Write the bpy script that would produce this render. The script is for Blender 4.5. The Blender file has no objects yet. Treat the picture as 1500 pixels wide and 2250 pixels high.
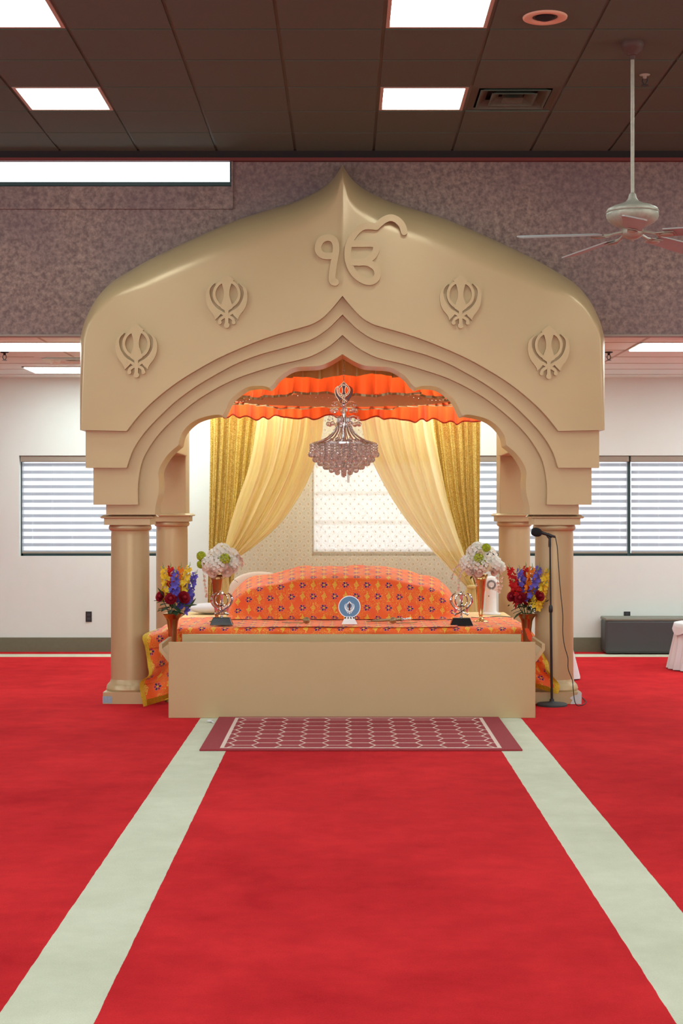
import bpy, bmesh, math, random
from mathutils import Vector, Matrix
R = random.Random(7)
PI = math.pi
C = bpy.context.scene.collection
SC = bpy.context.scene

# ------------------------------------------------------------------ camera, sky, exposure
CAMH = 1.53
F = 3340.0
VX, VY = 757.0, 1112.0
cd = bpy.data.cameras.new('camera'); cam = bpy.data.objects.new('camera', cd); C.objects.link(cam)
cam.location = (0, 0, CAMH); cam.rotation_euler = (PI/2, 0, 0)
cd.sensor_fit = 'HORIZONTAL'; cd.sensor_width = 24.0; cd.lens = F/1500*24
cd.shift_x = -(VX-750)/1500; cd.shift_y = -(1125-VY)/1500
cd.clip_end = 200
SC.camera = cam
SC.view_settings.view_transform = 'Standard'; SC.view_settings.look = 'None'
SC.view_settings.exposure = 0.3; SC.view_settings.gamma = 1.0
SC.view_settings.use_curve_mapping = False
w = bpy.data.worlds.new('sky'); SC.world = w; w.use_nodes = True
w.node_tree.nodes['Background'].inputs[0].default_value = (0.88, 0.95, 1.0, 1)
w.node_tree.nodes['Background'].inputs[1].default_value = 2.5
LIGHT_HALL = 11.0
LIGHT_LOW = 11.5
def fill_light(name, loc, rot, sx, sy, power, col):
    """area light added out of view to fill the hall"""
    l = bpy.data.lights.new(name, 'AREA'); l.shape = 'RECTANGLE'; l.size = sx; l.size_y = sy; l.energy = power; l.color = col
    o = bpy.data.objects.new(name, l); C.objects.link(o); o.location = loc; o.rotation_euler = rot
fill_light('front_fill_light', (0.2, -3.93, 1.9), (PI/2, 0, 0), 9.0, 2.0, 240, (0.94, 1.0, 0.98))  # unseen fill lights, added to offset the red bounce from the carpet
fill_light('left_fill_light', (-7.03, 5.5, 3.3), (0, -PI/2, 0), 0.9, 9.0, 140, (0.72, 0.88, 1.0))
fill_light('right_fill_light', (7.48, 5.5, 3.3), (0, PI/2, 0), 0.9, 9.0, 110, (0.92, 1.0, 0.95))

# ------------------------------------------------------------------ shader helpers
class E:
    """socket wrapper with arithmetic"""
    def __init__(s, nt, sock): s.nt, s.k = nt, sock
    def m(s, op, *a, clamp=False):
        n = s.nt.nodes.new('ShaderNodeMath'); n.operation = op; n.use_clamp = clamp
        for i, v in enumerate((s,)+a):
            if isinstance(v, E): s.nt.links.new(v.k, n.inputs[i])
            else: n.inputs[i].default_value = v
        return E(s.nt, n.outputs[0])
    def __add__(s, o): return s.m('ADD', o)
    def __radd__(s, o): return s.m('ADD', o)
    def __sub__(s, o): return s.m('SUBTRACT', o)
    def __rsub__(s, o): return s.m('MULTIPLY', -1.0).m('ADD', o)
    def __mul__(s, o): return s.m('MULTIPLY', o)
    def __rmul__(s, o): return s.m('MULTIPLY', o)
    def __truediv__(s, o): return s.m('DIVIDE', o)
    def sin(s): return s.m('SINE')
    def cos(s): return s.m('COSINE')
    def abs(s): return s.m('ABSOLUTE')
    def fl(s): return s.m('FLOOR')
    def fr(s): return s.m('FRACT')
    def sqrt(s): return s.m('SQRT')
    def lt(s, o): return s.m('LESS_THAN', o)
    def gt(s, o): return s.m('GREATER_THAN', o)
    def mx(s, o): return s.m('MAXIMUM', o)
    def mn(s, o): return s.m('MINIMUM', o)
    def cl(s): return s.m('ADD', 0.0, clamp=True)
    def inv(s): return 1.0 - s

def srgb(r, g, b):
    f = lambda c: ((c/255)/12.92 if c/255 <= 0.04045 else ((c/255+0.055)/1.055)**2.4)
    return (f(r), f(g), f(b), 1)

def newmat(name):
    m = bpy.data.materials.new(name); m.use_nodes = True
    nt = m.node_tree; return m, nt, nt.nodes['Principled BSDF']

def mat(name, col, rough=0.6, metal=0.0, bump=0.0, bscale=60, var=0.0, vscale=8, spec=0.5, sheen=0.0, trans=0.0, emit=None, es=0, coat=0.0):
    m, nt, b = newmat(name)
    b.inputs['Base Color'].default_value = col
    b.inputs['Roughness'].default_value = rough; b.inputs['Metallic'].default_value = metal
    b.inputs['Specular IOR Level'].default_value = spec
    b.inputs['Sheen Weight'].default_value = sheen
    b.inputs['Coat Weight'].default_value = coat
    b.inputs['Transmission Weight'].default_value = trans
    if emit: b.inputs['Emission Color'].default_value = emit; b.inputs['Emission Strength'].default_value = es
    if bump or var:
        tc = nt.nodes.new('ShaderNodeTexCoord')
        if var:
            n = nt.nodes.new('ShaderNodeTexNoise'); n.inputs['Scale'].default_value = vscale; n.inputs['Detail'].default_value = 5
            nt.links.new(tc.outputs['Object'], n.inputs['Vector'])
            x = nt.nodes.new('ShaderNodeMix'); x.data_type = 'RGBA'
            x.inputs['A'].default_value = tuple(c*(1-var) for c in col[:3])+(1,); x.inputs['B'].default_value = tuple(min(1, c*(1+var)) for c in col[:3])+(1,)
            nt.links.new(n.outputs['Fac'], x.inputs['Factor']); nt.links.new(x.outputs['Result'], b.inputs['Base Color'])
        if bump:
            n = nt.nodes.new('ShaderNodeTexNoise'); n.inputs['Scale'].default_value = bscale; n.inputs['Detail'].default_value = 3
            nt.links.new(tc.outputs['Object'], n.inputs['Vector'])
            bp = nt.nodes.new('ShaderNodeBump'); bp.inputs['Strength'].default_value = bump; bp.inputs['Distance'].default_value = 0.01
            nt.links.new(n.outputs['Fac'], bp.inputs['Height']); nt.links.new(bp.outputs[0], b.inputs['Normal'])
    return m

def coords(nt, kind='Object'):
    tc = nt.nodes.new('ShaderNodeTexCoord'); s = nt.nodes.new('ShaderNodeSeparateXYZ')
    nt.links.new(tc.outputs[kind], s.inputs[0])
    return E(nt, s.outputs[0]), E(nt, s.outputs[1]), E(nt, s.outputs[2]), tc.outputs[kind]
def mixc(nt, a, b, f):
    x = nt.nodes.new('ShaderNodeMix'); x.data_type = 'RGBA'
    for k, v in (('A', a), ('B', b)):
        if isinstance(v, tuple): x.inputs[k].default_value = v
        else: nt.links.new(v, x.inputs[k])
    if isinstance(f, E): nt.links.new(f.k, x.inputs['Factor'])
    else: x.inputs['Factor'].default_value = f
    return x.outputs['Result']
def noise(nt, vec, scale, detail=4, rough=0.5):
    n = nt.nodes.new('ShaderNodeTexNoise'); n.inputs['Scale'].default_value = scale; n.inputs['Detail'].default_value = detail
    n.inputs['Roughness'].default_value = rough
    nt.links.new(vec, n.inputs['Vector']); return E(nt, n.outputs['Fac'])
def bumpit(nt, b, h, strength, dist=0.01):
    bp = nt.nodes.new('ShaderNodeBump'); bp.inputs['Strength'].default_value = strength; bp.inputs['Distance'].default_value = dist
    nt.links.new(h.k, bp.inputs['Height']); nt.links.new(bp.outputs[0], b.inputs['Normal'])
def ramp(e, lo, hi): return ((e - lo)*(1.0/(hi-lo))).cl()
def translucentize(nt, b, col, ft, ftr=0.0, tcol=None):
    """mix the principled surface with translucent (ft) and see-through (ftr: number or E)"""
    out = nt.nodes['Material Output']
    t = nt.nodes.new('ShaderNodeBsdfTranslucent')
    if isinstance(col, tuple): t.inputs[0].default_value = col
    else: nt.links.new(col, t.inputs[0])
    mx = nt.nodes.new('ShaderNodeMixShader')
    if isinstance(ft, E): nt.links.new(ft.k, mx.inputs[0])
    else: mx.inputs[0].default_value = ft
    nt.links.new(b.outputs[0], mx.inputs[1]); nt.links.new(t.outputs[0], mx.inputs[2])
    last = mx.outputs[0]
    if isinstance(ftr, E) or ftr > 0:
        tr = nt.nodes.new('ShaderNodeBsdfTransparent'); tr.inputs[0].default_value = tcol or (1, 1, 1, 1)
        m2 = nt.nodes.new('ShaderNodeMixShader')
        if isinstance(ftr, E): nt.links.new(ftr.k, m2.inputs[0])
        else: m2.inputs[0].default_value = ftr
        nt.links.new(last, m2.inputs[1]); nt.links.new(tr.outputs[0], m2.inputs[2]); last = m2.outputs[0]
    nt.links.new(last, out.inputs[0])

# ------------------------------------------------------------------ materials
TAN = (0.52, 0.385, 0.205, 1)
M = {}
M['tan'] = mat('gold_tan_paint', TAN, 0.34, 0.18, bump=0.05, bscale=220, var=0.04, vscale=3)
M['white'] = mat('white_paint', srgb(220, 226, 222), 0.85, bump=0.08, bscale=160, var=0.02)
M['hall_wall'] = mat('hall_wall_paint', srgb(205, 196, 184), 0.9)
M['lowceil'] = mat('white_ceiling_tile', (0.80, 0.92, 0.88, 1), 0.95, bump=0.1, bscale=300)
M['ceil'] = mat('brown_ceiling_tile', (0.10, 0.125, 0.088, 1), 0.95, bump=0.25, bscale=250, var=0.08, vscale=60)
M['ceilgrid'] = mat('brown_ceiling_grid', (0.115, 0.135, 0.105, 1), 0.6)
M['gridwhite'] = mat('white_ceiling_grid', srgb(190, 182, 170), 0.8)
M['frame_pink'] = mat('fixture_frame', srgb(186, 170, 152), 0.6)
M['maroon'] = mat('maroon_trim', srgb(110, 40, 34), 0.6)
M['darktrim'] = mat('dark_brown_wall_angle', srgb(34, 24, 24), 0.8)
M['base'] = mat('green_grey_baseboard', srgb(108, 110, 88), 0.6, var=0.12, vscale=30)
M['chrome'] = mat('chrome', (0.8, 0.8, 0.82, 1), 0.08, 1.0)
M['silverpaint'] = mat('polished_silver_plate', (0.82, 0.86, 0.90, 1), 0.28, 0.45)
M['silver'] = mat('silver', (0.7, 0.72, 0.76, 1), 0.25, 1.0)
M['brass'] = mat('copper_brass', (0.46, 0.26, 0.12, 1), 0.28, 1.0, var=0.15, vscale=20)
M['brass2'] = mat('yellow_brass', (0.72, 0.5, 0.22, 1), 0.25, 1.0, var=0.2, vscale=40)
M['oldbrass'] = mat('aged_brass', (0.4, 0.3, 0.16, 1), 0.4, 0.8)
M['black'] = mat('black_metal', (0.012, 0.012, 0.014, 1), 0.4)
M['blackgloss'] = mat('black_gloss', (0.01, 0.01, 0.012, 1), 0.15, coat=0.5)
M['foam'] = mat('black_foam', (0.01, 0.01, 0.012, 1), 0.95, bump=0.5, bscale=400)
M['greyblack'] = mat('dark_grey_iron', (0.04, 0.045, 0.05, 1), 0.7, bump=0.2, bscale=300)
M['bench'] = mat('charcoal_upholstery', srgb(66, 68, 70), 0.5, bump=0.15, bscale=350)
M['bench2'] = mat('olive_grey_upholstery', srgb(128, 130, 118), 0.55, bump=0.15, bscale=350)
M['whitecloth'] = mat('white_cloth', srgb(224, 222, 224), 0.9, sheen=0.2)
M['pillow'] = mat('cream_cushion', srgb(232, 216, 196), 0.9)
M['blanket'] = mat('cream_platform', srgb(236, 205, 150), 0.8)
M['plasticw'] = mat('white_plastic', srgb(236, 232, 228), 0.35)
M['darkhole'] = mat('dark_recess', (0.01, 0.01, 0.01, 1), 0.9)
M['antique'] = mat('antique_white_metal', srgb(166, 164, 148), 0.45, 0.25, var=0.25, vscale=45)
M['bladepink'] = mat('washed_pink_blade', srgb(160, 162, 158), 0.55, var=0.1, vscale=20)
M['canopybrown'] = mat('dark_brown_metal', srgb(80, 55, 46), 0.6)
M['ringpink'] = mat('salmon_ring', srgb(226, 190, 160), 0.6)
M['winframe'] = mat('dark_green_frame', srgb(40, 66, 66), 0.5)
M['cassette'] = mat('blind_cassette', srgb(150, 138, 124), 0.6)
M['tape'] = mat('blue_grey_tape', srgb(150, 170, 185), 0.4, var=0.3, vscale=60)
M['raw'] = mat('chipped_plaster', srgb(205, 215, 215), 0.9, var=0.2, vscale=90)
M['cordblack'] = mat('black_cord', (0.015, 0.013, 0.012, 1), 0.6)
M['leaf'] = mat('dark_green_leaf', srgb(52, 78, 46), 0.5, var=0.35, vscale=40)
M['leaf2'] = mat('fresh_green_bud', srgb(130, 160, 90), 0.6)
M['limegreen'] = mat('lime_petals', srgb(176, 190, 34), 0.7, var=0.35, vscale=60)
for nm, c in (('yellow', (246, 214, 60)), ('violet', (112, 100, 205)), ('orange', (246, 140, 26)), ('red', (208, 18, 24)),
              ('crimson', (158, 8, 34)), ('whitep', (255, 254, 247)), ('blush', (240, 214, 200)), ('cream', (244, 232, 205))):
    m, nt, b = newmat(nm+'_petals'); col = srgb(*c); b.inputs['Base Color'].default_value = col
    b.inputs['Roughness'].default_value = 0.65; translucentize(nt, b, col, 0.25); M[nm] = m
M['yellowtrim'] = mat('yellow_brocade', srgb(226, 184, 44), 0.5, 0.1, bump=0.6, bscale=130, var=0.3, vscale=90)
M['redfabric'] = mat('red_orange_cloth', srgb(236, 70, 26), 0.6)
M['hemred'] = mat('dark_red_hem', srgb(160, 36, 14), 0.7)
M['silvertrim'] = mat('silver_gold_ribbon', srgb(190, 176, 130), 0.35, 0.4)
M['plaqueblue'] = mat('blue_enamel', srgb(110, 150, 190), 0.35, 0.4, bump=0.3, bscale=200)
M['darkred'] = mat('dark_red_enamel', srgb(96, 34, 34), 0.3)
M['goldtube'] = mat('rose_gold', (0.85, 0.55, 0.38, 1), 0.2, 1.0)

def emis(name, s, col=(1, 0.985, 0.96, 1)):
    m = bpy.data.materials.new(name); m.use_nodes = True; nt = m.node_tree; nt.nodes.clear()
    o = nt.nodes.new('ShaderNodeOutputMaterial'); e = nt.nodes.new('ShaderNodeEmission')
    e.inputs[0].default_value = col; e.inputs[1].default_value = s; nt.links.new(e.outputs[0], o.inputs[0]); return m
M['lamp'] = emis('hall_light_diffuser', LIGHT_HALL, (0.90, 1.0, 0.98, 1))
M['lamplow'] = emis('low_ceiling_light_diffuser', LIGHT_LOW, (0.86, 1.0, 0.98, 1))

# glass pane
def _():
    m, nt, b = newmat('window_glass'); out = nt.nodes['Material Output']
    tr = nt.nodes.new('ShaderNodeBsdfTransparent'); gl = nt.nodes.new('ShaderNodeBsdfGlossy'); gl.inputs['Roughness'].default_value = 0.02
    fr = nt.nodes.new('ShaderNodeFresnel'); mx = nt.nodes.new('ShaderNodeMixShader')
    nt.links.new(fr.outputs[0], mx.inputs[0]); nt.links.new(tr.outputs[0], mx.inputs[1]); nt.links.new(gl.outputs[0], mx.inputs[2])
    nt.links.new(mx.outputs[0], out.inputs[0]); M['glass'] = m
_()
# crystal
def _():
    m, nt, b = newmat('crystal'); b.inputs['Base Color'].default_value = (1, 0.96, 0.94, 1)
    b.inputs['Transmission Weight'].default_value = 0.86; b.inputs['Roughness'].default_value = 0.0; b.inputs['IOR'].default_value = 1.5
    M['crystal'] = m
_()
# purple mottled wall
def _():
    m, nt, b = newmat('purple_mottled_wall'); x, y, z, v = coords(nt)
    n1 = noise(nt, v, 24, 8, 0.75); n2 = noise(nt, v, 1.3, 3)
    c = mixc(nt, srgb(112, 93, 88), srgb(168, 146, 132), ramp(n1, 0.4, 0.68))
    c = mixc(nt, c, srgb(114, 95, 102), ramp(n2, 0.4, 0.7)*0.5)
    nt.links.new(c, b.inputs['Base Color']); b.inputs['Roughness'].default_value = 0.85
    bumpit(nt, b, n1, 0.3); M['purple'] = m
_()
# carpet: red field with pale stripes
def _():
    m, nt, b = newmat('carpet'); x, y, z, v = coords(nt)
    wob = (noise(nt, v, 9, 3) - 0.5)*0.008
    xs = x + wob
    s1 = xs.gt(-1.04)*xs.lt(-0.742); s2 = xs.gt(0.980)*xs.lt(1.272)
    s3 = (y+wob).gt(15.42)*(y+wob).lt(15.72)
    st = s1.mx(s2).mx(s3)
    big = noise(nt, v, 0.9, 4, 0.6); fine = noise(nt, v, 150, 3); mid = noise(nt, v, 5, 5, 0.65)
    f = (ramp(big, 0.32, 0.68)*0.45 + ramp(mid, 0.3, 0.7)*0.35 + ramp(fine, 0.3, 0.7)*0.2)
    red = mixc(nt, (0.38, 0.006, 0.011, 1), (0.76, 0.030, 0.036, 1), f)
    pale = mixc(nt, srgb(192, 194, 168), srgb(222, 222, 200), f)
    col = mixc(nt, red, pale, st)
    nt.links.new(col, b.inputs['Base Color']); b.inputs['Roughness'].default_value = 1.0
    b.inputs['Specular IOR Level'].default_value = 0.1
    bumpit(nt, b, fine + mid*0.6, 0.35, 0.012); M['carpet'] = m
_()
# rug: crimson ground with pale trellis, pale border line
def _():
    m, nt, b = newmat('rug'); x, y, z, v = coords(nt)     # origin at rug centre
    HX, HY = 1.005, 0.745
    ax, ay = x.abs(), y.abs()
    inner = ax.lt(HX-0.145)*ay.lt(HY-0.085)
    line = (ax.lt(HX-0.12)*ay.lt(HY-0.06))*(inner.inv())
    px_, py_ = 0.2985, 0.19
    u = ((x/px_+0.5).fr()-0.5)*px_; vv = ((y/py_+0.5).fr()-0.5)*py_
    u2 = ((x/px_).fr()-0.5)*px_; v2 = ((y/py_).fr()-0.5)*py_
    def ell(a, c): return (a*a*1.5 + c*c).sqrt()
    d1, d2 = ell(u, vv), ell(u2, v2)
    e = (d1-d2).abs().lt(0.0125)
    top1 = vv.abs().gt(py_/2-0.0065)*d1.lt(d2); top2 = v2.abs().gt(py_/2-0.0065)*d2.lt(d1)
    pat = (e.mx(top1).mx(top2))*inner
    fine = noise(nt, v, 200, 2)
    ground = mixc(nt, srgb(138, 38, 48), srgb(170, 66, 72), fine)
    col = mixc(nt, ground, srgb(226, 200, 188), pat.mx(line))
    nt.links.new(col, b.inputs['Base Color']); b.inputs['Roughness'].default_value = 1.0
    bumpit(nt, b, fine, 0.3); M['rug'] = m
_()
# embroidered orange cloth (UV in metres)
def _():
    m, nt, b = newmat('embroidered_orange_cloth'); u, v, z, vec = coords(nt, 'UV')
    cs = 0.0925
    U, V = u/cs, v/cs
    iu, iv = U.fl(), V.fl()
    fu, fv = ((U.fr())-0.5)*cs, ((V.fr())-0.5)*cs
    par = ((iu+iv)*0.5).fr().gt(0.25)             # 1 -> gold motif, 0 -> flower
    fv2 = fv*1.15
    r = (fu*fu+fv2*fv2).sqrt()
    th = fv2.m('ARCTAN2', fu)
    pet = (th*3.0).cos().abs()                      # six petals
    rad = pet*0.013+0.020
    notpar = par.inv()
    flower = r.lt(rad)*notpar
    outline = r.lt(rad)*r.gt(rad-0.0026)*notpar
    gap = pet.lt(0.30)*r.gt(0.010)*flower
    core = r.lt(0.0095)*notpar
    k = ((th*(3.0/PI)+0.5).fl()*0.5).fr().gt(0.25)
    # gold motif
    r2 = ((fu.abs()+fv.abs()*0.72)); gm = (r2 + (th*4.0).sin()*0.003).lt(0.024)*par
    stem = fu.abs().lt(0.0022)*fv.abs().lt(0.038)*par
    tip = (((fv.abs()-0.036)*(fv.abs()-0.036)+fu*fu).sqrt()).lt(0.0048)*par
    gtex = noise(nt, vec, 170, 2)
    gold = (gm*gtex.gt(0.46)).mx(stem).mx(tip)
    # scrolling vine outlines
    wv = noise(nt, vec, 34, 1.5)
    vine = ((wv-0.5).abs().lt(0.012)).mx((wv-0.36).abs().lt(0.010)).mx((wv-0.63).abs().lt(0.010))
    vine = vine*r.gt(0.034)*ramp(noise(nt, vec, 7, 1), 0.4, 0.5)
    base = mixc(nt, (0.96, 0.09, 0.006, 1), (1.0, 0.165, 0.01, 1), noise(nt, vec, 6, 3))
    gcol = mixc(nt, srgb(214, 150, 20), srgb(255, 226, 80), ramp(gtex, 0.35, 0.65))
    col = mixc(nt, base, srgb(250, 196, 70), vine*0.95)
    col = mixc(nt, col, gcol, gold)
    pc = mixc(nt, srgb(46, 12, 80), srgb(190, 14, 60), k)
    col = mixc(nt, col, pc, flower)
    col = mixc(nt, col, srgb(236, 150, 170), (outline).mx(gap))
    col = mixc(nt, col, srgb(240, 190, 50), core)
    nt.links.new(col, b.inputs['Base Color']); b.inputs['Roughness'].default_value = 0.55
    b.inputs['Sheen Weight'].default_value = 0.15
    bumpit(nt, b, gold + vine*0.6 + flower*0.8 + noise(nt, vec, 14, 3)*1.2, 0.35, 0.006); M['orange_cloth'] = m
_()
# curtains
def fabric(name, c, rough, ft, ftr=0.0, sheen=0.3):
    m, nt, b = newmat(name); b.inputs['Base Color'].default_value = c; b.inputs['Roughness'].default_value = rough
    b.inputs['Sheen Weight'].default_value = sheen
    translucentize(nt, b, c, ft, ftr); return m
M['swag'] = fabric('cream_yellow_satin', (1.0, 0.87, 0.43, 1), 0.45, 0.38, 0.03)
M['swag_sheer'] = fabric('cream_yellow_sheer', (1.0, 0.88, 0.47, 1), 0.5, 0.42, 0.10)
M['orange_ruffle'] = fabric('orange_taffeta', (0.93, 0.14, 0.03, 1), 0.45, 0.45)
M['gold_ruffle'] = mat('dull_gold_satin', srgb(226, 194, 124), 0.35, 0.2, bump=0.3, bscale=14)
M['disc'] = mat('beige_crepe', srgb(206, 160, 112), 0.8, bump=0.5, bscale=60, var=0.15, vscale=40)
def _():
    m, nt, b = newmat('gold_sequins'); x, y, z, v = coords(nt)
    vo = nt.nodes.new('ShaderNodeTexVoronoi'); vo.inputs['Scale'].default_value = 170; nt.links.new(v, vo.inputs['Vector'])
    sp = nt.nodes.new('ShaderNodeSeparateColor'); nt.links.new(vo.outputs['Color'], sp.inputs[0]); r = E(nt, sp.outputs[0])
    c = mixc(nt, srgb(204, 168, 76), srgb(255, 240, 150), ramp(r, 0.2, 0.95))
    nt.links.new(c, b.inputs['Base Color']); b.inputs['Metallic'].default_value = 0.4; b.inputs['Roughness'].default_value = 0.4
    nm = nt.nodes.new('ShaderNodeBump'); nm.inputs['Strength'].default_value = 0.9; nm.inputs['Distance'].default_value = 0.006
    nt.links.new(r.k, nm.inputs['Height']); nt.links.new(nm.outputs[0], b.inputs['Normal'])
    M['sequin'] = m
_()
def _():   # lace panel
    m, nt, b = newmat('beige_paisley_lace'); x, y, z, v = coords(nt)
    cx, cz = 0.085, 0.047
    def pais(X, Z, s):
        a = ((X/cx).fr()-0.5)*cx; c = ((Z/cz*0.5).fr()-0.5)*cz*2
        q = (a*0.9 + c*s*0.42); w_ = (c*0.9 - a*s*0.42)
        core = ((q*q*3.2+w_*w_).sqrt()).lt(0.0088)
        q2 = q+0.006; rr = (q2*q2*1.5+w_*w_).sqrt()
        ring = (rr-0.0225).abs().lt(0.0022)
        return core, ring
    c1, r1 = pais(x, z, 1.0); c2, r2 = pais(x+cx/2, z+cz, -1.0)
    spot = c1.mx(c2); ring = r1.mx(r2)
    gr = noise(nt, v, 90, 2)
    base = mixc(nt, srgb(246, 224, 172), srgb(228, 196, 138), gr)
    sw = (noise(nt, v, 34, 2)-0.5).abs().lt(0.014)
    ring = ring.mx(sw)
    col = mixc(nt, base, srgb(196, 152, 92), spot.mx(ring*0.5))
    glit = noise(nt, v, 260, 1).gt(0.735)
    col = mixc(nt, col, (1, 1, 1, 1), glit)
    nt.links.new(col, b.inputs['Base Color']); b.inputs['Roughness'].default_value = 0.6
    translucentize(nt, b, mixc(nt, srgb(250, 238, 210), srgb(190, 155, 105), spot), 0.58, (spot*0.7).mx(ring*0.45).inv()*0.42); M['lace'] = m
_()
def _():   # plain pale blind
    m, nt, b = newmat('pale_roller_blind'); x, y, z, v = coords(nt)
    f = (z/0.306+0.2).fr(); op = ramp(f, 0.80, 0.86)*(1.0-ramp(f, 0.95, 1.0))
    col = mixc(nt, srgb(248, 250, 250), srgb(226, 224, 216), op)
    nt.links.new(col, b.inputs['Base Color']); b.inputs['Roughness'].default_value = 0.9
    translucentize(nt, b, (0.97, 0.99, 1.0, 1), 0.6, (op.inv()*0.22+0.12), (1, 1, 1, 1)); M['blind_pale'] = m
_()
def _():   # zebra blind
    m, nt, b = newmat('zebra_blind'); x, y, z, v = coords(nt)
    f = (z/0.0765).fr()
    op = ramp(f, 0.45, 0.55)*(1.0-ramp(f, 0.93, 1.0))
    vert = ((x/0.21).fr()-0.5).abs().lt(0.012)
    col = mixc(nt, srgb(232, 236, 240), srgb(150, 156, 164), op)
    nt.links.new(col, b.inputs['Base Color']); b.inputs['Roughness'].default_value = 0.9
    translucentize(nt, b, (0.80, 0.88, 1.0, 1), op*-0.24+0.40, (op.inv()*0.24+0.015 + vert*0.12).cl(), (0.95, 0.98, 1, 1)); M['blind'] = m
_()

# ------------------------------------------------------------------ mesh helpers
def wloc(o):
    v = Vector((0, 0, 0))
    while o is not None: v += o.location; o = o.parent
    return v

class MB:
    def __init__(s): s.v = []; s.f = []; s.uv = {}; s.mi = []
    def add(s, vs, fs, uvs=None, mi=0):
        o = len(s.v); s.v += [tuple(p) for p in vs]
        for i, f in enumerate(fs):
            if uvs: s.uv[len(s.f)] = [uvs[k] for k in f]
            s.f.append([k+o for k in f]); s.mi.append(mi)
        return s
    def box(s, x0, x1, y0, y1, z0, z1, mi=0):
        vs = [(x, y, z) for x in (x0, x1) for y in (y0, y1) for z in (z0, z1)]
        fs = [(0, 1, 3, 2), (4, 6, 7, 5), (0, 4, 5, 1), (2, 3, 7, 6), (0, 2, 6, 4), (1, 5, 7, 3)]
        return s.add(vs, fs, mi=mi)
    def prism(s, poly, y0, y1, mi=0):
        """poly in (x, z)"""
        n = len(poly)
        vs = [(x, y0, z) for x, z in poly]+[(x, y1, z) for x, z in poly]
        fs = [list(range(n)), [n+i for i in reversed(range(n))]]+[(i, n+i, n+(i+1) % n, (i+1) % n) for i in range(n)]
        return s.add(vs, fs, mi=mi)
    def ribbon(s, pts, w, y0, y1, caps=True, mi=0):
        """stroke of width w (number or list) along pts (x, z), between y0 and y1"""
        n = len(pts); L = []; Rr = []
        W = w if isinstance(w, (list, tuple)) else [w]*n
        for i, p in enumerate(pts):
            a = pts[max(0, i-1)]; b = pts[min(n-1, i+1)]
            dx, dz = b[0]-a[0], b[1]-a[1]; l = math.hypot(dx, dz) or 1
            nx, nz = -dz/l*W[i]/2, dx/l*W[i]/2
            L.append((p[0]+nx, p[1]+nz)); Rr.append((p[0]-nx, p[1]-nz))
        for i in range(n-1):
            q = [L[i], L[i+1], Rr[i+1], Rr[i]]
            vs = [(x, y0, z) for x, z in q]+[(x, y1, z) for x, z in q]
            s.add(vs, [(0, 1, 2, 3), (7, 6, 5, 4), (0, 4, 5, 1), (3, 2, 6, 7)], mi=mi)
        if caps:
            for p, r in ((pts[0], W[0]/2), (pts[-1], W[-1]/2)): s.disc(p[0], p[1], r, y0-0.0002, y1, mi=mi)
        return s
    def disc(s, x, z, r, y0, y1, seg=20, mi=0):
        return s.prism([(x+r*math.cos(2*PI*k/seg), z+r*math.sin(2*PI*k/seg)) for k in range(seg)], y0, y1, mi)
    def ring(s, x, z, rx, rz, rx2, rz2, y0, y1, seg=48, a0=0, a1=2*PI, z2=None):
        z2 = z if z2 is None else z2
        for k in range(seg):
            a, b = a0+(a1-a0)*k/seg, a0+(a1-a0)*(k+1)/seg
            q = [(x+rx*math.cos(a), z+rz*math.sin(a)), (x+rx*math.cos(b), z+rz*math.sin(b)),
                 (x+rx2*math.cos(b), z2+rz2*math.sin(b)), (x+rx2*math.cos(a), z2+rz2*math.sin(a))]
            vs = [(i, y0, j) for i, j in q]+[(i, y1, j) for i, j in q]
            s.add(vs, [(0, 1, 2, 3), (7, 6, 5, 4), (0, 4, 5, 1), (3, 2, 6, 7)])
        return s
    def lathe(s, prof, cx=0, cy=0, seg=32, z0=0, mi=0, cap=True, fn=None):
        vs = []; fs = []; n = len(prof)
        for i, (r, z) in enumerate(prof):
            for k in range(seg):
                a = 2*PI*k/seg; rr = r*(fn(a, i) if fn else 1)
                vs.append((cx+rr*math.cos(a), cy+rr*math.sin(a), z0+z))
        for i in range(n-1):
            for k in range(seg):
                fs.append((i*seg+k, i*seg+(k+1) % seg, (i+1)*seg+(k+1) % seg, (i+1)*seg+k))
        if cap:
            if prof[0][0] > 1e-4: fs.append(list(reversed(range(seg))))
            if prof[-1][0] > 1e-4: fs.append([(n-1)*seg+k for k in range(seg)])
        return s.add(vs, fs, mi=mi)
    def tube(s, pts, r, seg=8, mi=0):
        pts = [Vector(p) for p in pts]; n = len(pts); vs = []; fs = []
        rs = r if isinstance(r, (list, tuple)) else [r]*n
        up = Vector((0, 0, 1)); prev = None
        for i, p in enumerate(pts):
            t = (pts[min(n-1, i+1)]-pts[max(0, i-1)]).normalized()
            if prev is None:
                a = t.cross(up)
                if a.length < 1e-3: a = t.cross(Vector((1, 0, 0)))
            else: a = prev - t*prev.dot(t)
            a.normalize(); prev = a; b = t.cross(a)
            for k in range(seg):
                q = p+(a*math.cos(2*PI*k/seg)+b*math.sin(2*PI*k/seg))*rs[i]; vs.append(q)
        for i in range(n-1):
            for k in range(seg): fs.append((i*seg+k, i*seg+(k+1) % seg, (i+1)*seg+(k+1) % seg, (i+1)*seg+k))
        fs += [list(reversed(range(seg))), [(n-1)*seg+k for k in range(seg)]]
        return s.add(vs, fs, mi=mi)
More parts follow.
